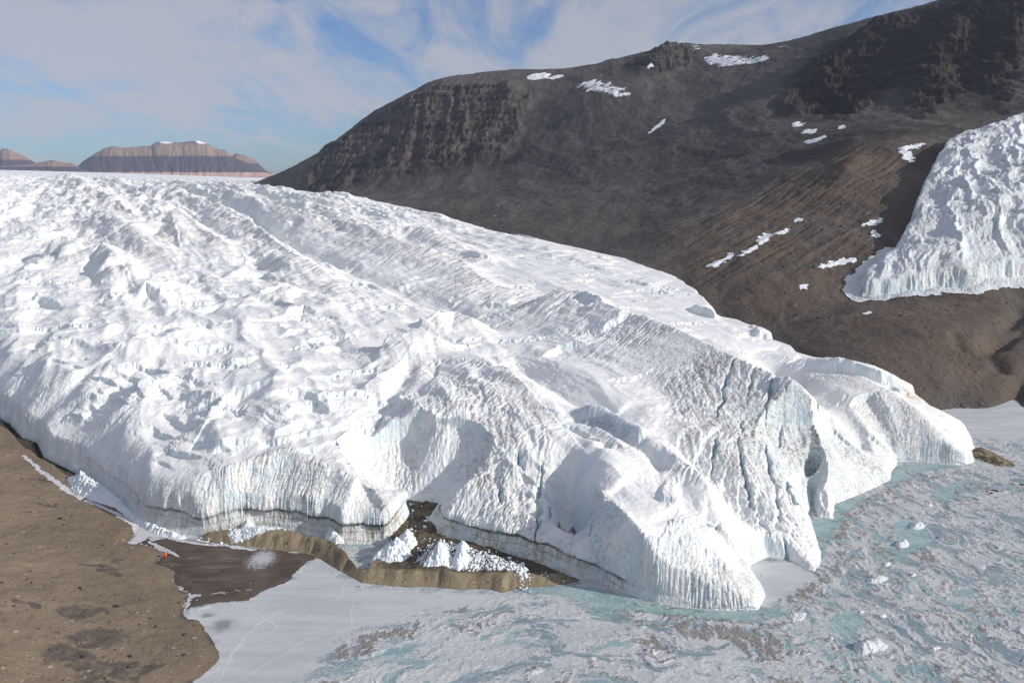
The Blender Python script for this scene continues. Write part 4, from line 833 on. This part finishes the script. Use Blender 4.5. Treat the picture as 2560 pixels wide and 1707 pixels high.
def heap(name, pts, h, label, seed, base=3.0, cat='ice heap', fl_=3.0, mat=None):
    P = np.array([W(p[0], p[1], base)[:2] for p in pts]); c = P.mean(0); R = np.hypot(*(P - c).T).mean()
    x = np.arange(P[:, 0].min() - 2, P[:, 0].max() + 2, .3); y = np.arange(P[:, 1].min() - 2, P[:, 1].max() + 2, .3); Xg, Yg = np.meshgrid(x, y)
    d = polyd(Xg, Yg, P)[0] + fbm(Xg/3, Yg/3, 3, seed)*.9; dm = d.max(); th = np.arctan2(Yg - c[1], Xg - c[0])
    rad = ridged(np.cos(th)*fl_*.6 + 5, np.sin(th)*fl_*.6 + Xg*.05, 2, seed+1)
    dd_ = np.clip(d/dm, 0, 1); bod = SS(dd_, 0, .85) if h < 5 and base < 1 else dd_**.8
    Zg = base - .8 + (h + .8)*bod*(.66 + (.3*rad if base > 1 else .10*rad + .08) + .45*fbm(Xg/4.5, Yg/4.5, 4, seed+3)) + (np.abs(fbm(Xg/1.9, Yg/1.9, 4, seed+2)) - .15)*1.1*SS(d, 0, 1)
    o = grid_obj(name, Xg, Yg, np.where(d > 0, Zg, base - 1.5), d > -.3, mat or CLEAN); return tag(o, label, cat)
heap('ice_heap', [(924,1402),(940,1382),(975,1360),(1010,1352),(1032,1370),(1035,1398),(1010,1412),(960,1414)], 12.5, 'large white ice heap at the left end of the rubble below the glacier gap', 500)
heap('ice_heap', [(975,1362),(1000,1338),(1040,1334),(1050,1358),(1030,1376),(1000,1372)], 9, 'white ice heap with leaning fins just behind the large left heap', 510, 4.5)
heap('ice_heap', [(1050,1424),(1068,1392),(1098,1362),(1126,1376),(1140,1410),(1124,1428),(1085,1430)], 14.5, 'tallest cone shaped white ice heap in the middle of the rubble behind the tan bank', 520, 5)
heap('ice_heap', [(1120,1424),(1135,1385),(1165,1375),(1182,1398),(1172,1425),(1145,1432)], 10, 'rounded white ice heap touching the right side of the cone shaped heap', 530, 5)
heap('ice_heap', [(1130,1372),(1145,1358),(1175,1362),(1178,1378),(1150,1384)], 6, 'small white ice heap under the dark banded cliff', 540, 6)
heap('ice_heap', [(812,1345),(815,1318),(830,1308),(850,1330),(860,1352),(838,1354)], 6, 'cone of broken white ice against the cliff right of the tan bank crest', 545, 4)
heap('ice_heap', [(600,1325),(606,1302),(628,1298),(640,1318),(632,1330)], 4, 'upright pale ice heap against the cliff above the tan bank', 548, 7)
ib = Bag('ice_block', CLEAN, [11, 12, 13, 14, 15, 16, 17, 18], flat=.8)
def scatter(area, nn, r0, r1, label, zfun, bag, cat, group, zref=6.0, seed=1):
    P = [W(p[0], p[1], zref)[:2] for p in area]; A = np.array(P); r = np.random.default_rng(seed); k = 0
    while k < nn:
        x, y = r.uniform(A[:, 0].min(), A[:, 0].max()), r.uniform(A[:, 1].min(), A[:, 1].max())
        if not inside(np.array([x]), np.array([y]), P)[0]: continue
        k += 1; q = r.uniform(0, 1)**2.2; bag.put(x, y, zfun(x, y), r0 + (r1 - r0)*q, label, cat, group)
G1 = 'ice blocks fallen at the foot of the cliffs'
scatter([(545,1330),(600,1308),(660,1300),(740,1308),(780,1325),(700,1326),(640,1334),(580,1348)], 62, .5, 1.9, 'white ice block in the rubble strip between cliff and left crest of the tan bank', lambda x, y: bz(x, y) + .2, ib, 'ice block', G1, 8, 2)
scatter([(480,1345),(500,1335),(528,1342),(520,1356),(490,1356)], 14, .5, 1.3, 'small white ice block at the far left end of the tan bank', lambda x, y: bz(x, y) + .3 if bz(x, y) > 0 else .9, ib, 'ice block', G1, 3, 3)
scatter([(800,1345),(850,1330),(870,1355),(850,1365)], 16, .5, 1.3, 'white ice block spilled round the broken ice cone right of the bank crest', lambda x, y: max(bz(x, y), .2) + .2, ib, 'ice block', G1, 5, 4)
scatter([(1160,1400),(1230,1375),(1290,1390),(1325,1412),(1320,1440),(1285,1428),(1200,1432)], 84, .5, 2.3, 'white ice block in the rubble field right of the ice heaps', lambda x, y: bz(x, y) + .2, ib, 'ice block', G1, 6, 5)
scatter([(1275,1420),(1312,1412),(1330,1440),(1326,1462),(1300,1450)], 34, .5, 1.5, 'white ice block in the bright slide running down to the lake', lambda x, y: max(bz(x, y), 0) + .2, ib, 'ice block', G1, 6, 6)
scatter([(1020,1350),(1110,1345),(1100,1362),(1050,1385),(1040,1410),(1028,1405)], 34, .4, 1.2, 'small grey white ice block among the dirt between the two large heaps', lambda x, y: bz(x, y) + .2, ib, 'ice block', G1, 5, 7)
scatter([(1000,1250),(1060,1246),(1085,1270),(1065,1310),(1040,1340),(1005,1335),(1015,1290)], 40, .5, 1.8, 'dirty white ice block on the dark gravel fan inside the cliff gap', lambda x, y: float(rct(np.array([x]), np.array([y]))[0]) + .6, ib, 'ice block', G1, 11, 10)
scatter([(1340,1425),(1400,1432),(1420,1448),(1360,1445)], 22, .3, .9, 'tiny ice block on dark gravel near the right end of the bank', lambda x, y: max(bz(x, y), 0) + .1, ib, 'ice block', G1, 3, 8)
scatter([(185,1215),(225,1200),(290,1240),(350,1300),(345,1312),(280,1268),(215,1245)], 34, .8, 2.3, 'white ice block in the frozen apron below the shaded left cliff', lambda x, y: float(Gfull(x, y)) + .4, ib, 'ice block', G1, 5, 9)
# apron of ice at the left margin
ap_p = [W(*p)[:2] for p in [(165,1195,9),(225,1182,9),(290,1225,7),(370,1290,5),(430,1320,3),(470,1335,3),(440,1345,2),(385,1332,2),(350,1312,3),(285,1268,5),(225,1248,7),(180,1222,8)]]
o = patch_obj('ice_apron', ap_p, lambda x, y, d: np.maximum(Gfull(x, y), .2) - .3 + np.clip(d*.7, 0, 6.5)*(.55 + ridged(x/4.5, y/7, 3, 560)) + fbm(x/1.8, y/1.8, 3, 561)*.8*SS(d, 0, 2), CLEAN, .45, 1.4)
tag(o, 'jumbled white ice apron below the shaded left cliff', 'ice rubble', kind='stuff')
ru_p = [W(*p)[:2] for p in [(1030,1405,6),(1060,1365,6),(1100,1345,6),(1160,1362,6),(1230,1382,6),(1310,1405,5),(1336,1440,4),(1310,1458,4),(1280,1430,6),(1190,1430,6),(1040,1424,5)]]
def bzv(x, y): return bank_z(x, y)[0]
o = patch_obj('ice_rubble', ru_p, lambda x, y, d: bzv(x, y) - .9 + np.clip(d*.3, 0, 1.0)*(.2 + 4.6*np.abs(fbm(x/2.6, y/2.6, 4, 562))), CLEAN, .4, 3.5)
tag(o, 'fine broken ice strewn behind the right part of the tan bank', 'ice rubble', kind='stuff')
o = patch_obj('ice_rubble', [W(*p)[:2] for p in [(560,1328,7),(600,1306,8),(690,1302,9),(770,1318,9),(690,1324,9),(640,1333,8),(580,1345,6)]], lambda x, y, d: bzv(x, y) - .4 + np.clip(d*.4, 0, 1.4)*(.3 + 2.2*np.abs(fbm(x/1.8, y/1.8, 3, 563))), CLEAN, .4, 1.5)
tag(o, 'fine broken ice strewn above the left part of the tan bank', 'ice rubble', kind='stuff')
m, n = new_mat('mound_ice'); pos = n('ShaderNodeNewGeometry').outputs['Position']; f1 = n.noise(pos, .8, 5, .7); finish(n, n.mix(n.ramp(f1, .5, .7), (.66, .68, .69), (.46, .45, .43)), .6, f1, .6, .6); MOUNDM = m
# mounds on the lake
for i, (px, py, wp, hp, lb) in enumerate([(2291,1314,50,20,'white ice mound with a ragged tail in turquoise ice, farther of the bright pair'), (2254,1360,46,24,'bright white ice mound ringed by turquoise ice, nearer of the bright pair'),
  (2217,1410,30,11,'low white ice mound just below the bright pair of mounds'), (2192,1448,62,17,'wide lumpy white ice mound left of a smaller ring shaped one'), (2282,1437,20,13,'small ring shaped ice mound amid brown dirt'),
  (1994,1541,70,15,'long low ice mound right of the glacier snout tip'), (2206,1540,28,15,'small ice mound with a dark blue hollow'), (2174,1616,92,42,'largest white ice mound, near the bottom right with a shaded left flank'),
  (2336,1621,44,15,'cluster like blue white ice mound right of the largest mound'), (2079,1595,18,10,'tiny white ice mound on a pale disc of snow'), (2323,1261,30,7,'thin white ice mound nearest the glacier nose'), (2156,1528,22,9,'small grey ice mound between turquoise patches')]):
    a = [(px + wp*.55*math.cos(t)*random.uniform(.8, 1.15), py + wp*.24*math.sin(t)*random.uniform(.8, 1.15)) for t in np.linspace(0, 2*math.pi, 11)[:-1]]
    k = W(px, py, 0)[1]/F; heap('ice_mound', a, hp*k*.5, lb, 600 + i*7, 0.3, 'ice mound', 2.0, MOUNDM)
# boulders on the left bank
bd = Bag('boulder', STONE_D, [31, 32, 33, 34], flat=.65); bp = Bag('boulder', STONE_P, [41, 42, 43], flat=.6)
gzf = lambda x, y: float(Gfull(x, y))
for px, py, r, lb in [(290,1515,2.2,'lone dark boulder casting a sharp shadow in the middle of the bank'), (150,1297,1.9,'dark boulder high on the bank above the ochre strip'), (75,1280,1.6,'dark boulder near the left edge, below the frozen stream'), (210,1250,1.8,'dark boulder beside the upper frozen stream'),
  (200,1470,2.0,'flat dark boulder left of the dark gravel oval'), (326,1640,1.6,'dark boulder near the bottom, upper of a close pair'), (320,1668,1.6,'dark boulder near the bottom, lower of a close pair'), (205,1642,1.8,'dark boulder inside the lower dark gravel patch'),
  (460,1586,1.5,'dark boulder close to the lake shore below the white cove'), (460,1636,1.3,'small dark boulder near the lake shore, lower right of the bank'), (140,1262,1.5,'dark boulder on the slope right of the left edge boulders')]:
    x, y, z = poly_on([(px, py)], lambda a, b: np.where(b < 1100, Gfull(a, b), 50))[0]; bd.put(x, y, z, r, lb, 'boulder')
for px, py, r, lb in [(52,1702,1.5,'large tan boulder at the bottom left edge'), (341,1530,1.3,'pale boulder near the mud fan, left of two'), (368,1527,1.1,'pale boulder near the mud fan, middle one'), (434,1540,1.2,'pale boulder beside the white cove'), (222,1676,1.3,'tan boulder in the lowest dark patch'), (212,1693,1.3,'pale boulder under the tan one in the lowest dark patch')]:
    x, y, z = poly_on([(px, py)], lambda a, b: np.where(b < 1100, Gfull(a, b), 50))[0]; bp.put(x, y, z, r, lb, 'boulder')
scatter([(0,1180),(120,1230),(300,1340),(430,1520),(520,1620),(450,1700),(0,1700)], 90, .4, 1.1, 'small dark stone scattered on the brown bank', gzf, bd, 'stone', 'dark stones on the brown bank', 12, 21)
scatter([(0,1180),(120,1230),(300,1340),(430,1520),(520,1620),(450,1700),(0,1700)], 110, .3, .8, 'small pale stone scattered on the brown bank', gzf, bp, 'stone', 'pale stones on the brown bank', 12, 22)
# boulders on the valley side
bm2 = Bag('boulder', STONE_D, [51, 52, 53], flat=.7)
mzf = lambda x, y: float(Mfull(x, y))
for P_, nn, r0, r1, lb, sd in [([(2160,760),(2540,740),(2540,880),(2200,860)], 60, .8, 2.4, 'dark boulder on the brown slope below the side glacier', 31), ([(1950,560),(2200,450),(2280,420),(2150,640),(1950,700)], 60, 1.5, 4.0, 'dark boulder on the moraine slope left of the side glacier', 32),
   ([(1760,650),(2100,700),(2050,800),(1850,760)], 40, 1., 2.8, 'dark boulder on the valley floor beside the main glacier', 33)]:
    pw = FL(P_); A = np.array([p[:2] for p in pw]); rr = np.random.default_rng(sd); k = 0
    while k < nn:
        x, y = rr.uniform(A[:, 0].min(), A[:, 0].max()), rr.uniform(A[:, 1].min(), A[:, 1].max())
        if inside(np.array([x]), np.array([y]), A)[0]: bm2.put(x, y, mzf(x, y), r0 + (r1 - r0)*rr.uniform(0, 1)**2, lb, 'boulder', 'boulders on the valley side'); k += 1
# snow patches lying on the mountain
m, n = new_mat('snow'); pos = n('ShaderNodeNewGeometry').outputs['Position']; finish(n, n.mix(n.noise(pos, .05, 4), (.74, .75, .78), (.86, .86, .88)), .6, n.noise(pos, .3, 4), 1., .4); SNOWM = m
for i, (pp, lb) in enumerate([([(1762,146),(1785,136),(1830,144),(1862,149),(1892,142),(1924,147),(1902,157),(1850,163),(1800,166),(1775,160)], 'widest snow patch, lying in the hollow just under the summit ridge'),
  ([(1612,166),(1630,150),(1655,138),(1662,142),(1640,160),(1622,170)], 'slanting snow patch left of the summit knob'), ([(1440,205),(1480,202),(1520,215),(1560,232),(1590,242),(1540,240),(1490,226)], 'speckled snow patch on the left shoulder below the crest'),
  ([(1892,603),(1900,594),(1925,581),(1931,587),(1916,602),(1903,609)], 'largest snow patch of the slanting row above the glacier edge'), ([(1936,584),(1955,578),(1968,573),(1968,580),(1950,586)], 'snow patch at the upper end of the slanting row above the glacier edge'),
  ([(1850,639),(1858,628),(1890,614),(1895,619),(1870,631),(1856,640)], 'second largest snow patch of the slanting row, under the largest'), ([(1816,650),(1824,633),(1830,638),(1823,649)], 'short upright snow patch of the slanting row'),
  ([(1768,666),(1785,655),(1813,647),(1810,655),(1785,667)], 'lowest snow patch of the slanting row, nearest the glacier'), ([(2048,669),(2080,657),(2107,645),(2112,649),(2080,666)], 'long thin snow streak on the slope left of the side glacier front'),
  ([(2092,660),(2115,650),(2142,646),(2140,652),(2110,660)], 'shorter thin snow streak beside the long one'), ([(1990,553),(2004,542),(2010,544),(1999,554)], 'small lone snow patch on the middle of the moraine slope'), ([(2160,563),(2185,552),(2207,548),(2190,561)], 'snow patch beside the shadow of the side glacier'),
  ([(2182,590),(2189,577),(2196,585),(2191,593)], 'tiny dull snow patch below the one beside the shadow'), ([(2247,372),(2270,366),(2312,357),(2292,371),(2256,377)], 'upper snow patch at the top left corner of the side glacier'), ([(2250,379),(2266,375),(2279,389),(2282,403),(2262,397)], 'lower snow patch at the top left corner of the side glacier'),
  ([(1984,315),(1990,298),(2006,311),(1997,319)], 'triangular snow patch under the dark crags'), ([(2006,332),(2020,324),(2042,325),(2032,334)], 'flat snow patch between the triangular and the ragged one'), ([(2013,355),(2040,345),(2062,340),(2054,350),(2020,358)], 'ragged snow patch lowest under the dark crags'),
  ([(2094,320),(2104,314),(2112,318),(2104,323)], 'small snow patch right of the flat one under the dark crags'), ([(1997,723),(2010,711),(2016,713),(2003,725)], 'small snow patch on the valley floor left of the side glacier front'), ([(1622,333),(1640,317),(1660,300),(1663,303),(1643,322)], 'thin diagonal snow streak in the middle of the mountain face'),
  ([(1320,190),(1345,184),(1375,186),(1365,195),(1330,200)], 'snow patch on the crest, left of two'), ([(1368,195),(1400,188),(1410,192),(1380,199)], 'snow patch on the crest, right of two'), ([(2160,785),(2172,780),(2170,787)], 'tiny snow patch on the slope below the side glacier')]):
    fp = poly_on(pp, Mfull); P = np.array([p[:2] for p in fp]); yy = P[:, 1].mean(); res = max(.5, yy/2600.)
    x = np.arange(P[:, 0].min() - 6, P[:, 0].max() + 6, res); y = np.arange(P[:, 1].min() - 6, P[:, 1].max() + 6, res*1.5)
    if len(x)*len(y) > 400000: y = np.linspace(y[0], y[-1], 400)
    Xg, Yg = np.meshgrid(x, y); k = yy/1600.
    d = polyd(Xg, Yg, P)[0] + fbm(Xg/(13*k), Yg/(13*k), 6, 700 + i, .68)*(17 if i > 2 else 60)*k + 1.6*k + (-3.5*k if i < 3 else 0)
    if (d > 0).sum() < 4: continue
    cond = d > 0; keep = np.zeros_like(cond); keep[np.unravel_index(np.argmax(d), d.shape)] = True
    while True:                              # one connected patch
        nk = keep.copy(); nk[1:] |= keep[:-1]; nk[:-1] |= keep[1:]; nk[:, 1:] |= keep[:, :-1]; nk[:, :-1] |= keep[:, 1:]; nk &= cond
        if nk.sum() == keep.sum(): break
        keep = nk
    d = np.where(keep, d, -1)
    o = grid_obj('snow_patch', Xg, Yg, Mfull(Xg, Yg) + .25 + .35*k*SS(d, -.5, 3*k), d > 0, SNOWM); tag(o, lb, 'snow patch', 'snow patches on the mountain')
log('snow patches')
# ice slab on the mud
x, y, z = W(486, 1433, .9); sl_ = rock_mesh('ice_slab', CLEAN, 77, flat=.16); sl_.location = (x, y, .55); sl_.scale = (3.6, 4.4, 2.2); tag(sl_, 'lone white ice slab lying on the brown mud fan', 'ice slab')
# orange tent
def flat_mat(name, c, r=.7): m, n = new_mat(name); pos = n('ShaderNodeTexCoord').outputs['Object']; finish(n, n.mix(n.noise(pos, 2., 3), c, tuple(k*.8 for k in c)), r, n.noise(pos, 6., 3), .05, .4); return m
TO = flat_mat('orange_canvas', (.62, .11, .02)); TP = flat_mat('pale_orange_trim', (.75, .30, .14)); TD = flat_mat('dark_door', (.20, .04, .015))
x, y, z = W(412, 1392, .6); z = gzf(x, y) if gzf(x, y) > 0 else PZ(x, y)
te = bpy.data.objects.new('tent', None); C.objects.link(te); te.location = (x, y, z - .05); te.rotation_euler = (0, 0, .15); tag(te, 'small orange box shaped tent at the edge of the mud fan', 'tent')
def frustum(w0, w1, d0, d1, z0, z1, oy=0):
    return [(-w0, -d0 + oy, z0), (w0, -d0 + oy, z0), (w0, d0 + oy, z0), (-w0, d0 + oy, z0), (-w1, -d1 + oy, z1), (w1, -d1 + oy, z1), (w1, d1 + oy, z1), (-w1, d1 + oy, z1)]
BOXF = [(0,3,2,1),(4,5,6,7),(0,1,5,4),(1,2,6,5),(2,3,7,6),(3,0,4,7)]
make_mesh('canopy', frustum(1.15, .95, 1.15, .95, 0, 2.0) + frustum(.95, .25, .95, .25, 2.0, 2.55), BOXF + [tuple(i + 8 for i in f) for f in BOXF], TO, None, te, False)
bars = []; fcs = []
for (cx, cy) in ((-1, -1), (1, -1), (1, 1), (-1, 1)):
    b0 = len(bars); q = .09; bars += [(cx*1.18 + a, cy*1.18 + b, 0) for a, b in ((-q,-q),(q,-q),(q,q),(-q,q))] + [(cx*.97 + a, cy*.97 + b, 2.05) for a, b in ((-q,-q),(q,-q),(q,q),(-q,q))]; fcs += [tuple(i + b0 for i in f) for f in BOXF]
make_mesh('frame', bars, fcs, TP, None, te, False)
make_mesh('trim', frustum(1.02, 1.0, 1.02, 1.0, 1.9, 2.06), BOXF, TP, None, te, False)
make_mesh('door', [(v[0], v[1], v[2]) for v in frustum(.42, .36, .03, .03, .1, 1.6, -1.12)], BOXF, TD, None, te, False)
# dark red debris on the ice
for (px, py, r, mt, lb) in [(2485, 1227, 2.0, STONE_R, 'dark red rubble lump on the grey lake ice, the largest'), (2493, 1229, 1.3, STONE_K, 'black lump touching the right of the dark red rubble'), (2477, 1234, 1.6, STONE_K, 'flat black lump in front of the dark red rubble'), (2468, 1229, .9, STONE_K, 'tiny black lump left of the dark red rubble')]:
    x, y, z = W(px, py, 0); o = rock_mesh('debris_lump', mt, int(px), flat=.5); o.location = (x, y, .4); o.scale = (r*1.2, r, r*.9); tag(o, lb, 'debris lump')
for (px, py, r, lb) in [(1903,1438,.6,'small dark stone on the smooth ice beside the snout'), (1878,1441,.45,'tiny dark stone left of another on the smooth ice'), (2555,1212,2.4,'dark grey ice covered boulder at the right edge of the lake')]:
    x, y, z = W(px, py, 0); bd.put(x, y, z + .1, r, lb, 'stone')
log('objects')

# ================================================================ FAR MOUNTAINS
m, n = new_mat('far_rock'); g = n('ShaderNodeNewGeometry'); pos = g.outputs['Position']
hl = n('ShaderNodeAttribute', attribute_name='level').outputs['Fac']; rib = n.noise(n.mapping(pos, (.006, .003, .0004)), 1, 5, .65); st = n.noise(n.mapping(pos, (.0004, .0004, .008)), 1, 4, .6)
hw = n.math('ADD', hl, n.math('MULTIPLY', n.math('SUBTRACT', rib, .5), .05))
col = n.mix(n.ramp(hw, .52, .55), n.mix(rib, (.05, .042, .055), (.085, .07, .08)), n.mix(n.math('MULTIPLY', n.math('ADD', rib, st), .5), (.15, .105, .085), (.38, .27, .195)))
col = n.mix(n.ramp(hw, .10, .06), col, (.50, .33, .26)); col = n.mix(n.ramp(hw, .90, .94), col, (.15, .11, .11))
col = n.mix(n.ramp(n.math('ADD', n.attr('snow'), n.math('MULTIPLY', st, .8)), .85, .95), col, (.8, .8, .84))
finish(n, col, .95, rib, 40., .6, .1); FARM = m
def massif(name, crest, y0, depth, base, seed, label, rel=1.0, snow=None):
    """crest: [(px, py)] skyline; front foot at y0, crest line 'depth' behind it"""
    cx = np.array([p[0] for p in crest], float); cz = np.array([WY(p[0], p[1], y0 + depth)[2] for p in crest]); cu = np.array([WY(p[0], p[1], y0 + depth)[0]/(y0 + depth) for p in crest])
    u = np.linspace(cu[0], cu[-1], 420); zc = np.interp(u, cu, cz); r = np.linspace(-.05, 2.2, 150); U_, R_ = np.meshgrid(u, r); Yg = y0 + depth*R_; Xg = U_*Yg
    zc = zc[None] + fbm(U_*150, R_*0 + 3, 4, seed + 5)*18*rel
    rb = ridged(U_*70 + .2*fbm(U_*40, R_*4, 2, seed), R_*1.3, 4, seed + 1)
    pr = np.where(R_ < 1, .55*SS(R_ + .05*(rb - .4), 0.0, .62) + .30*SS(R_ + .03*(rb - .4), .55, .82) + .15*SS(R_, .8, 1.0), 1 - .5*SS(R_, 1.15, 2.2))
    ends = SS(U_, cu[0], cu[0] + .012)*SS(U_, cu[-1], cu[-1] - .012)
    Zg = base - 40 + (zc - base + 40)*pr + rb*18*rel*(R_ < 1)*SS(R_, 0, .3)*SS(R_, 1, .8)
    lv_ = np.clip((Zg - base)/(cz.max() - base), 0, 1.2); sn = np.zeros(Xg.shape)
    for (a, b, q) in snow or []:
        ua, ub = (WY(a, 400, 1e4)[0]/1e4, WY(b, 400, 1e4)[0]/1e4); sn = np.maximum(sn, q*SS(U_, ua, (ua + ub)/2)*SS(U_, ub, (ua + ub)/2)*SS(lv_, .86, .93))
    o = grid_obj(name, Xg, Yg, Zg, np.ones(Xg.shape, bool), FARM, {'level': lv_, 'snow': sn}); return tag(o, label, kind='structure')
massif('mesa', [(168,440),(185,425),(205,405),(225,392),(262,370),(285,366),(310,370),(380,364),(385,357),(410,354),(450,357),(470,354),(495,352),(515,358),(540,371),(565,376),(580,390),(610,405),(640,420),(680,438),(692,446)], 15500, 2400, 268, 900, 'broad flat topped mesa with pale upper cliffs and dark lower slopes', 1.0, [(380,460,.9),(475,540,1.0)])
massif('far_hill', [(520,440),(560,400),(590,384),(620,390),(640,402),(655,418),(670,430),(695,440)], 18500, 2000, 268, 920, 'dark hill behind the right end of the mesa', .8)
massif('far_hill', [(-120,430),(-60,400),(-10,392),(5,371),(20,373),(45,384),(65,392),(85,405),(110,430)], 17500, 2200, 290, 940, 'small pointed hill at the left edge', .8, [(20,60,.6)])
massif('far_hill', [(-100,425),(0,416),(60,414),(110,404),(130,400),(160,407),(180,408),(200,418),(240,436)], 15200, 1200, 280, 960, 'low dark hill left of the mesa', .6)
log('far mountains')

# ================================================================ HAZE
m, n = new_mat('haze_air')
pv = n('ShaderNodeVolumePrincipled', {'Color': (.72, .80, 1.0, 1), 'Density': 1.3e-5, 'Anisotropy': .2}); n('ShaderNodeOutputMaterial', {1: pv.outputs[0]})
hx, hy0, hy1, hz0, hz1 = 24000, -1500, 24000, -40, 2600
hv = [(-hx, hy0, hz0), (hx, hy0, hz0), (hx, hy1, hz0), (-hx, hy1, hz0), (-hx, hy0, hz1), (hx, hy0, hz1), (hx, hy1, hz1), (-hx, hy1, hz1)]
tag(make_mesh('haze', hv, BOXF, m, smooth=False), kind='stuff')
log('all done')
